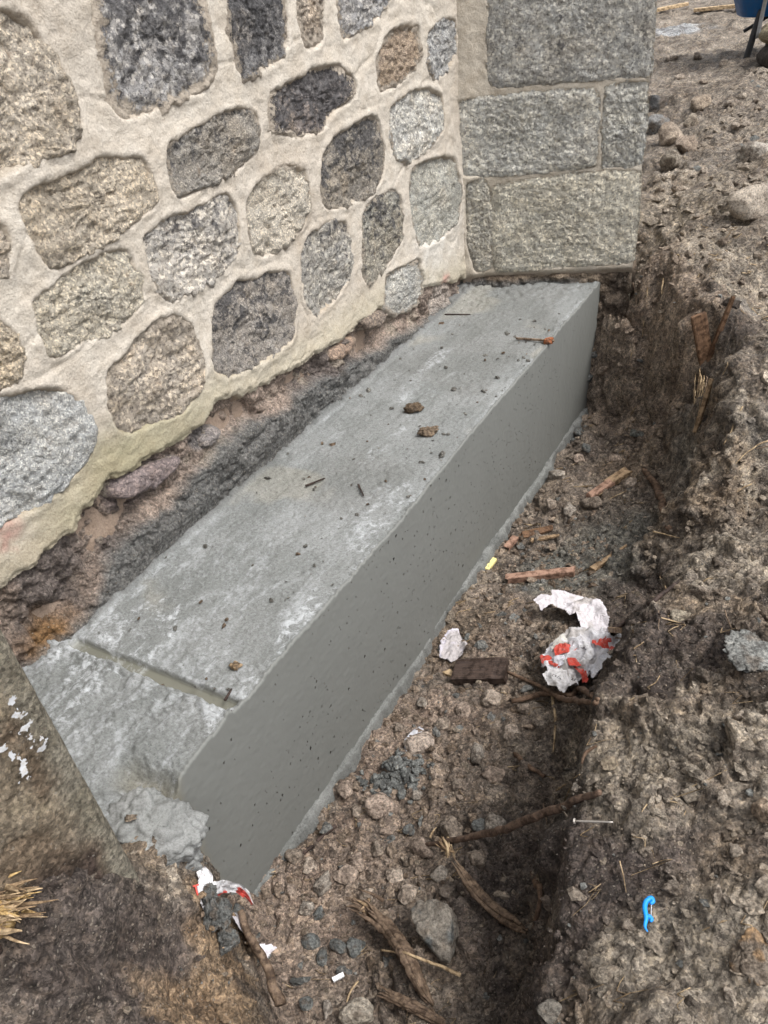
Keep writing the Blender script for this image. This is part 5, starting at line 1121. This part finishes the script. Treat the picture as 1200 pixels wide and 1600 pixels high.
# ---- paper
def m_paper():
    m, t, p = mat_new('torn_paper'); n = NT(t); co = n.coord(); c = n.attr('Col')
    f = n.noise(co, 70, 5, .7)
    c = n.mix(n.ramp(f, [(.50, 0.0), (.72, .55)]), c, (.38, .34, .31)); n.link(c, p.inputs['Base Color']); p.inputs['Roughness'].default_value = .75
    v = n.vor(n.mix(.1, co, n.noise(co, 30, 3, .6, 'Color')), 42, 'Distance', 'DISTANCE_TO_EDGE')
    n.link(n.bump(v, .5, .01), p.inputs['Normal']); return m
PAPER = m_paper()
def ridged(P, f, seed): return 1 - np.abs(vnoise(P, f, seed)) * 2
def sheet(name, poly, parent, colf, amp=.012, lift=.008, freq=18, seed=0, step=.0032, dome=0.0, tiltv=(0, 0), base=None, label=None, cat='paper'):
    """crumpled torn sheet over a traced outline; colf(P, pix) gives its print"""
    pts = np.array([gp(u, v) for u, v in poly]); z0 = np.median(pts[:, 2]) if base is None else base
    pl = np.array([at(u, v, z0 + lift)[:2] for u, v in poly])
    lo, hi = pl.min(0), pl.max(0); gx = np.arange(lo[0], hi[0] + step, step); gy = np.arange(lo[1], hi[1] + step, step); X, Y = np.meshgrid(gx, gy, indexing='ij'); X, Y = X.ravel(), Y.ravel()
    P3 = np.stack([X, Y, np.full(len(X), seed * 2.3)], 1)
    sdx = poly_sdf(X + .004 * fbm(P3, 60, 3, seed), Y + .004 * fbm(P3, 60, 3, seed + 1), pl); ins = (sdx < 0).reshape(len(gx), len(gy))
    c = pl.mean(0); rr = np.hypot(X - c[0], Y - c[1]) / (.5 * np.linalg.norm(hi - lo))
    Pw = P3 + .012 * np.stack([vnoise(P3, 25, seed + 5), vnoise(P3, 25, seed + 6), X * 0], 1)
    z = amp * (ridged(Pw, freq, seed + 2) * .8 + ridged(Pw, freq * 2.3, seed + 3) * .45 + ridged(Pw, freq * 5, seed + 4) * .18)
    z = z + dome * np.clip(1 - rr * rr, 0, 1) + tiltv[0] * (X - c[0]) + tiltv[1] * (Y - c[1])
    g = hgt(X, Y); zz = np.maximum(np.maximum(z0, g - .004) + lift + z, g + .003)
    V = np.stack([X, Y, zz], 1); F = grid_faces(len(gx), len(gy)); keep = ins.ravel()[F].all(1); F = F[keep]
    used = np.unique(F); mp = np.full(len(V), -1); mp[used] = np.arange(len(used)); col = colf(P3, X, Y)[used]
    o = build(name, V[used], mp[F], PAPER, parent, col=col, smooth=True, origin=None if parent is not None else tuple(V[used].mean(0)))
    if label: tag(o, label, cat)
    return o
def pcol(base, red=None, seed=0, f=9, th=.1, redc=(.50, .055, .035), dirt=(.30, .27, .24), dth=.25):
    def fn(P, X, Y):
        c = np.tile(np.array(base), (len(P), 1)); c = c * (1 + .06 * fbm(P, 40, 3, seed))[:, None]
        c = mixc(c, dirt, sstep(dth, dth + .25, fbm(P, 14, 4, seed + 1)) * .7)
        if red: 
            q = P[:, 0] * red[0] + P[:, 1] * red[1] + .05 * fbm(P, 12, 2, seed + 2); c = mixc(c, redc, (np.abs(((q * f) % 1) - .5) < th) * 1.0)
        return c
    return fn
bag = empty('torn_cement_bag', tuple(gp(900, 1040))); tag(bag, 'crumpled torn white and red paper cement bag at the trench edge', 'paper bag')
RED = lambda P, X, Y: np.tile(np.array((.50, .055, .035)), (len(P), 1)) * (1 + .25 * fbm(P, 30, 3, 3))[:, None]
zb_ = float(bag.location[2])
sheet('bag_flap', [(832, 940), (846, 931), (862, 938), (860, 927), (884, 930), (908, 940), (926, 946), (942, 964), (950, 985), (950, 1014), (928, 1014), (906, 1000), (898, 978), (878, 964), (862, 952), (846, 961)], bag, pcol((.62, .585, .61), seed=1), .0055, .02, 14, 1, dome=.030)
sheet('bag_ball', [(846, 1040), (858, 1022), (880, 1008), (898, 998), (925, 996), (950, 1006), (964, 1026), (962, 1050), (945, 1072), (915, 1088), (885, 1084), (858, 1072), (845, 1055)], bag, pcol((.60, .59, .615), seed=4), .020, .012, 17, 4, dome=.070)
fl = [([(864, 1018), (872, 1010), (890, 1012), (914, 1016), (914, 1025), (896, 1024), (880, 1026), (868, 1032)], RED, .075), ([(922, 1002), (940, 1006), (956, 1012), (962, 1035), (952, 1034), (938, 1018), (925, 1012)], RED, .072), ([(842, 1028), (852, 1026), (868, 1038), (890, 1044), (900, 1050), (880, 1050), (862, 1046), (848, 1042)], RED, .052),
      ([(885, 1032), (898, 1030), (910, 1045), (900, 1048), (888, 1044)], RED, .078), ([(894, 1044), (906, 1044), (914, 1058), (920, 1074), (914, 1078), (906, 1064)], RED, .072),
      ([(890, 1000), (908, 996), (925, 1015), (930, 1030), (915, 1040), (905, 1036), (915, 1022), (900, 1010)], pcol((.62, .61, .62), seed=9), .090), ([(858, 1022), (866, 1002), (878, 992), (898, 1012), (880, 1012)], pcol((.52, .50, .46), seed=11, dth=-.1), .070),
      ([(930, 1030), (950, 1030), (962, 1046), (950, 1066), (925, 1075), (915, 1055)], pcol((.62, .62, .65), seed=12), .068), ([(846, 1052), (870, 1046), (900, 1052), (905, 1080), (880, 1085), (855, 1072)], pcol((.62, .605, .605), seed=13), .060), ([(958, 1000), (972, 1005), (974, 1014), (962, 1018)], pcol((.62, .62, .63), seed=14), .03),
      ([(862, 1030), (890, 1026), (890, 1040), (868, 1044)], pcol((.58, .565, .61), seed=15), .066)]
folds = []
for i, (q, cf, zz) in enumerate(fl): folds.append(sheet('bag_fold', q, bag, cf, .010, zz - .006, 26, 20 + i * 3, .0024, .012, base=zb_ - .0))
INK = m_plain('print_ink', (.02, .02, .022), .6, 0, .1)
def strokes(parent, org_uv, z, scale, glyphs):
    """small printed characters lying on the crumpled paper"""
    P0 = at(*org_uv, z); x_ = at(org_uv[0] + 10, org_uv[1] + 4, z) - P0; x_ /= np.linalg.norm(x_); y_ = np.array([-x_[1], x_[0], 0]); cx_ = 0.
    for g in glyphs:
        for st_ in g: _o = tube('printed_mark', [P0 + (x_ * (cx_ + a) + y_ * b) * scale for a, b in st_], .0009, INK, parent=parent, sides=4, n_=10, wob=0, knob=0); _o.parent = folds[8]
        cx_ += .85
G_C = [[(.6, .8), (.3, 1), (.0, .6), (.0, .3), (.3, 0), (.6, .2)]]; G_O = [[(.3, 1), (.0, .5), (.3, 0), (.6, .5), (.3, 1)]]; G_SL = [[(.1, -.1), (.5, 1.1)]]; G_M = [[(0, 0), (0, .6), (.3, .3), (.6, .6), (.6, 0)]]
G_3 = [[(0, .9), (.4, 1), (.5, .75), (.2, .5), (.5, .25), (.3, 0), (0, .1)]]; G_5 = [[(.5, 1), (.05, 1), (.05, .55), (.4, .6), (.5, .25), (.2, 0), (0, .1)]]
strokes(bag, (862, 1056), zb_ + .082, .0090, [G_C, G_O, G_SL, G_M]); strokes(bag, (892, 1062), zb_ + .082, .0090, [G_3, G_5])
sheet('paper_scrap', [(688, 1002), (700, 984), (716, 982), (724, 1000), (734, 1012), (722, 1030), (704, 1036), (686, 1030)], None, pcol((.56, .53, .60), seed=31, dth=.05), .010, .006, 26, 31, label='crumpled lilac white paper scrap at the foot of the block beside the dark board')
sheet('paper_scrap', [(382, 1452), (392, 1450), (400, 1475), (420, 1474), (434, 1482), (420, 1498), (400, 1500), (388, 1490)], None, pcol((.64, .61, .64), seed=33), .006, .012, 22, 33, label='white paper scrap trapped under the leaning stick in the near trench')
sheet('paper_scrap', [(641, 1145), (655, 1133), (664, 1140), (648, 1172), (634, 1178), (628, 1160)], None, pcol((.48, .48, .51), seed=35, dth=-.1), .005, .004, 30, 35, label='soiled greyish paper flake beside the whitish pitted stone')
o = plank('paper_roll', gp(521, 1536, .012), gp(538, 1527, .012), .010, .007, m_plain('white_card', (.80, .80, .80), .7, 0, .2), 'tiny white rectangular card piece on the near trench floor', 'paper', None, 44, 0, .05)
# red and white strip lying over the ochre bank
strip = empty('barrier_strip', tuple(gp(325, 1392))); tag(strip, 'torn red and white paper strip hanging at the near foot of the block', 'paper strip')
def strip_mesh(name, uvz, wd, colf, seed):
    c = np.array([at(u, v, z) for u, v, z in uvz]); L = np.r_[0, np.cumsum(np.linalg.norm(np.diff(c, axis=0), axis=1))]; n_ = 60; s = np.linspace(0, L[-1], n_); c = np.stack([np.interp(s, L, c[:, k]) for k in range(3)], 1)
    for _ in range(6): c[1:-1] = (c[:-2] + c[2:] + 2 * c[1:-1]) / 4
    t_ = np.gradient(c, axis=0); t_ /= np.linalg.norm(t_, axis=1, keepdims=True); m_ = 9; V = []; K = []
    for i in range(n_):
        w_ = np.interp(i / (n_ - 1), np.linspace(0, 1, len(wd)), wd); sdv_ = np.cross(t_[i], np.array([.3, -.6, .7])); sdv_ /= np.linalg.norm(sdv_); nn = np.cross(sdv_, t_[i])
        for j in range(m_):
            k = j / (m_ - 1) - .5; V.append(c[i] + sdv_ * w_ * k + nn * .010 * float(ridged(np.array([[i * .09, k * 2.2, seed]]), 2.2, seed)[0])); K.append((i / (n_ - 1), k))
    V = np.array(V); K = np.array(K); return build(name, V, grid_faces(n_, m_), PAPER, strip, col=colf(V, K))
def sc1(V, K):
    c = np.tile((.62, .61, .62), (len(V), 1)); c = mixc(c, (.50, .055, .04), ((K[:, 0] > .62) * (K[:, 1] > -.2)) * 1.0); return mixc(c, (.50, .055, .04), ((K[:, 0] > .16) * (K[:, 0] < .42) * (K[:, 1] > .28)) * 1.0)
ps1 = strip_mesh('paper_strip', [(308, 1392, -.12), (330, 1392, -.15), (352, 1384, -.22), (372, 1386, -.30), (386, 1398, -.36), (393, 1410, -.40)], [.035, .040, .024, .020, .018, .004], sc1, 3)
sc2 = lambda V, K: np.tile((.60, .59, .60), (len(V), 1)) * (1 + .1 * fbm(V, 60, 3, 2))[:, None]
strip_mesh('paper_strip', [(314, 1358, -.12), (322, 1372, -.13), (318, 1390, -.12), (322, 1410, -.14), (328, 1424, -.16)], [.02, .03, .03, .022, .016], sc2, 5)
RINK = m_plain('red_print', (.60, .08, .06), .6, 0, .1)
P0 = at(309, 1399, -.095)
for a_, b_ in (((0, 0), (.0, .020)), ((-.008, .020), (.008, .020))):
    x_ = np.array([.95, .2, 0]); y_ = np.array([-.2, .7, .6]); _o = tube('printed_letter', [P0 + x_ * a_[0] + y_ * a_[1], P0 + x_ * b_[0] + y_ * b_[1]], .0022, RINK, parent=strip, sides=4, n_=6, wob=0, knob=0); _o.parent = ps1

# ---- nail
STEEL = m_plain('nail_steel', (.50, .47, .43), .45, .8, .5, (.25, .18, .13), 120)
A, B_ = gp(898, 1289, .014), gp(957, 1291, .014)
nail = empty('nail', tuple(A)); tag(nail, 'bare steel nail lying on the right bank rim', 'nail')
tube('shank', [A, (A + B_) / 2, B_], [.0022, .0022, .0018], STEEL, parent=nail, sides=8, n_=10, wob=0, knob=0)
x, y, z, L = frame_along(A, B_); tube('head', [A - x * .0022, A], [.0058, .0058], STEEL, parent=nail, sides=12, n_=3, wob=0, knob=0)
# ---- blue floss pick
BLUE = m_plain('blue_plastic', (.005, .27, .80), .35, 0, .12, (.05, .10, .20))
FL = m_plain('floss', (.8, .85, .9), .5, 0, .1)
zp = float(np.mean([gp(1012, 1405)[2], gp(1012, 1445)[2], gp(1020, 1425)[2]])) + .016
pk = empty('floss_pick', tuple(at(1012, 1425, zp))); tag(pk, 'bright blue plastic floss pick on the right bank', 'floss pick')
H_ = lambda u, v: at(u, v, zp)
tube('handle', [H_(1016, 1404), H_(1009, 1408), H_(1007, 1418), H_(1009, 1428), H_(1010, 1436), H_(1007, 1448), H_(1012, 1456)], [.0040, .0044, .0044, .0042, .0036, .0028, .0010], BLUE, parent=pk, sides=10, n_=30, wob=0, knob=0)
tube('bow_arm', [H_(1012, 1405), H_(1018, 1403), H_(1021, 1409), H_(1016, 1412)], [.0040, .0046, .0040, .0025], BLUE, parent=pk, sides=10, n_=16, wob=0, knob=0)
tube('bow_arm', [H_(1009, 1432), H_(1015, 1432), H_(1019, 1437), H_(1016, 1440)], [.0036, .0040, .0036, .002], BLUE, parent=pk, sides=10, n_=16, wob=0, knob=0)
tube('thread', [H_(1018, 1411), H_(1017, 1438)], [.0005, .0005], FL, parent=pk, sides=4, n_=4, wob=0, knob=0)

# ---- wheelbarrow on the far ground, mostly beyond the frame
BTRAY = m_plain('blue_tray', (.010, .12, .36), .45, .0, .35, (.20, .17, .14), 14); BLK = m_plain('black_tube', (.018, .018, .020), .5, .2, .35, (.12, .10, .085), 30); GALV = m_plain('galvanised_strap', (.36, .36, .36), .5, .6, .4, (.2, .18, .15), 40); TYRE = m_plain('rubber', (.02, .02, .02), .8, 0, .5)
LB = gp(1166, 90); wb = empty('wheelbarrow', tuple(LB)); tag(wb, 'blue wheelbarrow with black tube legs at the top right corner', 'wheelbarrow')
ex = np.array([.97, -.24, 0]); ey = np.array([.24, .97, 0]); ez = np.array([0, 0, 1.0])
def wl_(a, b, c): return LB + ex * a + ey * b + ez * c
# tray: a tapered open tub, double walled
n_c = 28; rings = [(.40, .20, .275, 0), (.43, .23, .28, 0), (.56, .34, .64, 0), (.635, .365, .64, 0), (.635, .365, .625, 0), (.605, .345, .62, 0), (.43, .225, .34, 0), (.0, .0, .34, 0)]
V, F = [], []
for (a_, b_, c_, _) in [(.0, .0, .275, 0)] + rings:
    for j in range(n_c):
        th = 2 * math.pi * j / n_c; cs, sn = math.cos(th), math.sin(th); e = .42
        V.append(wl_(.37 + a_ * math.copysign(abs(cs) ** e, cs), .22 + b_ * math.copysign(abs(sn) ** e, sn), c_))
for i in range(len(rings)):
    for j in range(n_c): F.append((i * n_c + j, i * n_c + (j + 1) % n_c, (i + 1) * n_c + (j + 1) % n_c, (i + 1) * n_c + j))
build('tray', V, F, BTRAY, wb)
for yy, xo in ((.0, 0.), (.44, .25)):
    tube('leg', [wl_(.0 + xo, yy, -.02), wl_(.03 + xo, yy, .16), wl_(.06 + xo, yy, .33)], .026, BLK, parent=wb, sides=10, n_=14, wob=0, knob=0)
    tube('strap', [wl_(.06 + xo, yy - .16, .62), wl_(.065 + xo, yy - .03, .31), wl_(.055 + xo, yy - .03, .14)], .016, GALV, parent=wb, sides=8, n_=14, wob=0, knob=0)
    tube('handle_bar', [wl_(-.75, yy - .05, .86), wl_(-.10, yy, .60), wl_(.10, yy, .30), wl_(.9, yy + (.08 if yy < .2 else -.08), .30), wl_(1.35, .22 + (-.06 if yy < .2 else .06), .22)], .020, BLK, parent=wb, sides=8, n_=24, wob=0, knob=0)
    tube('brace', [wl_(.04, yy, .14), wl_(.34, yy, .30)], .014, BLK, parent=wb, sides=8, n_=8, wob=0, knob=0)
def torus(name, c, ax, R_, r_, mat, parent):
    V, F = [], []; u1 = np.cross(ax, ez); u1 /= np.linalg.norm(u1); u2 = np.cross(u1, ax)
    for i in range(36):
        a = 2 * math.pi * i / 36; d_ = u1 * math.cos(a) + u2 * math.sin(a)
        for j in range(12): bb = 2 * math.pi * j / 12; V.append(c + d_ * (R_ + r_ * math.cos(bb)) + ax * (r_ * math.sin(bb)))
    for i in range(36):
        for j in range(12): F.append((i * 12 + j, ((i + 1) % 36) * 12 + j, ((i + 1) % 36) * 12 + (j + 1) % 12, i * 12 + (j + 1) % 12))
    return build(name, V, F, mat, parent)
wc = wl_(1.35, .22, .20); ty = torus('tyre', wc, ey, .155, .045, TYRE, wb); hb = tube('hub', [wc - ey * .06, wc + ey * .06], .03, GALV, parent=wb, sides=12, n_=4, wob=0, knob=0); hb.parent = ty
# ---- sagging muddy sacks by its leg
SACK = m_vcol('sack_cloth', .95, 90, .6, .006, .15, .5)
for i, (u, v, lz, lab) in enumerate([(1200, 106, .07, 'lower dark muddy sack lying under the wheelbarrow'), (1200, 106, .22, 'upper olive brown folded sack lying under the wheelbarrow')]):
    P = gp(u, v) + np.array([.20, .06, lz]); V, F = ICO[4]; V = V.copy(); V = np.sign(V) * np.abs(V) ** .8; V = V * np.array([.24, .17, .085])
    V = V + (V / np.linalg.norm(V, axis=1, keepdims=True)) * (.03 * ridged(V + P, 7, 5 + i) + .012 * ridged(V + P, 19, 8 + i))[:, None]
    c = np.tile([(.05, .042, .036), (.27, .23, .155)][i], (len(V), 1)) * (1 + .4 * fbm(V, 14, 4, 3 + i))[:, None]
    tag(build('muddy_sack', V + P, F, SACK, None, col=c, origin=tuple(P)), lab, 'sack')
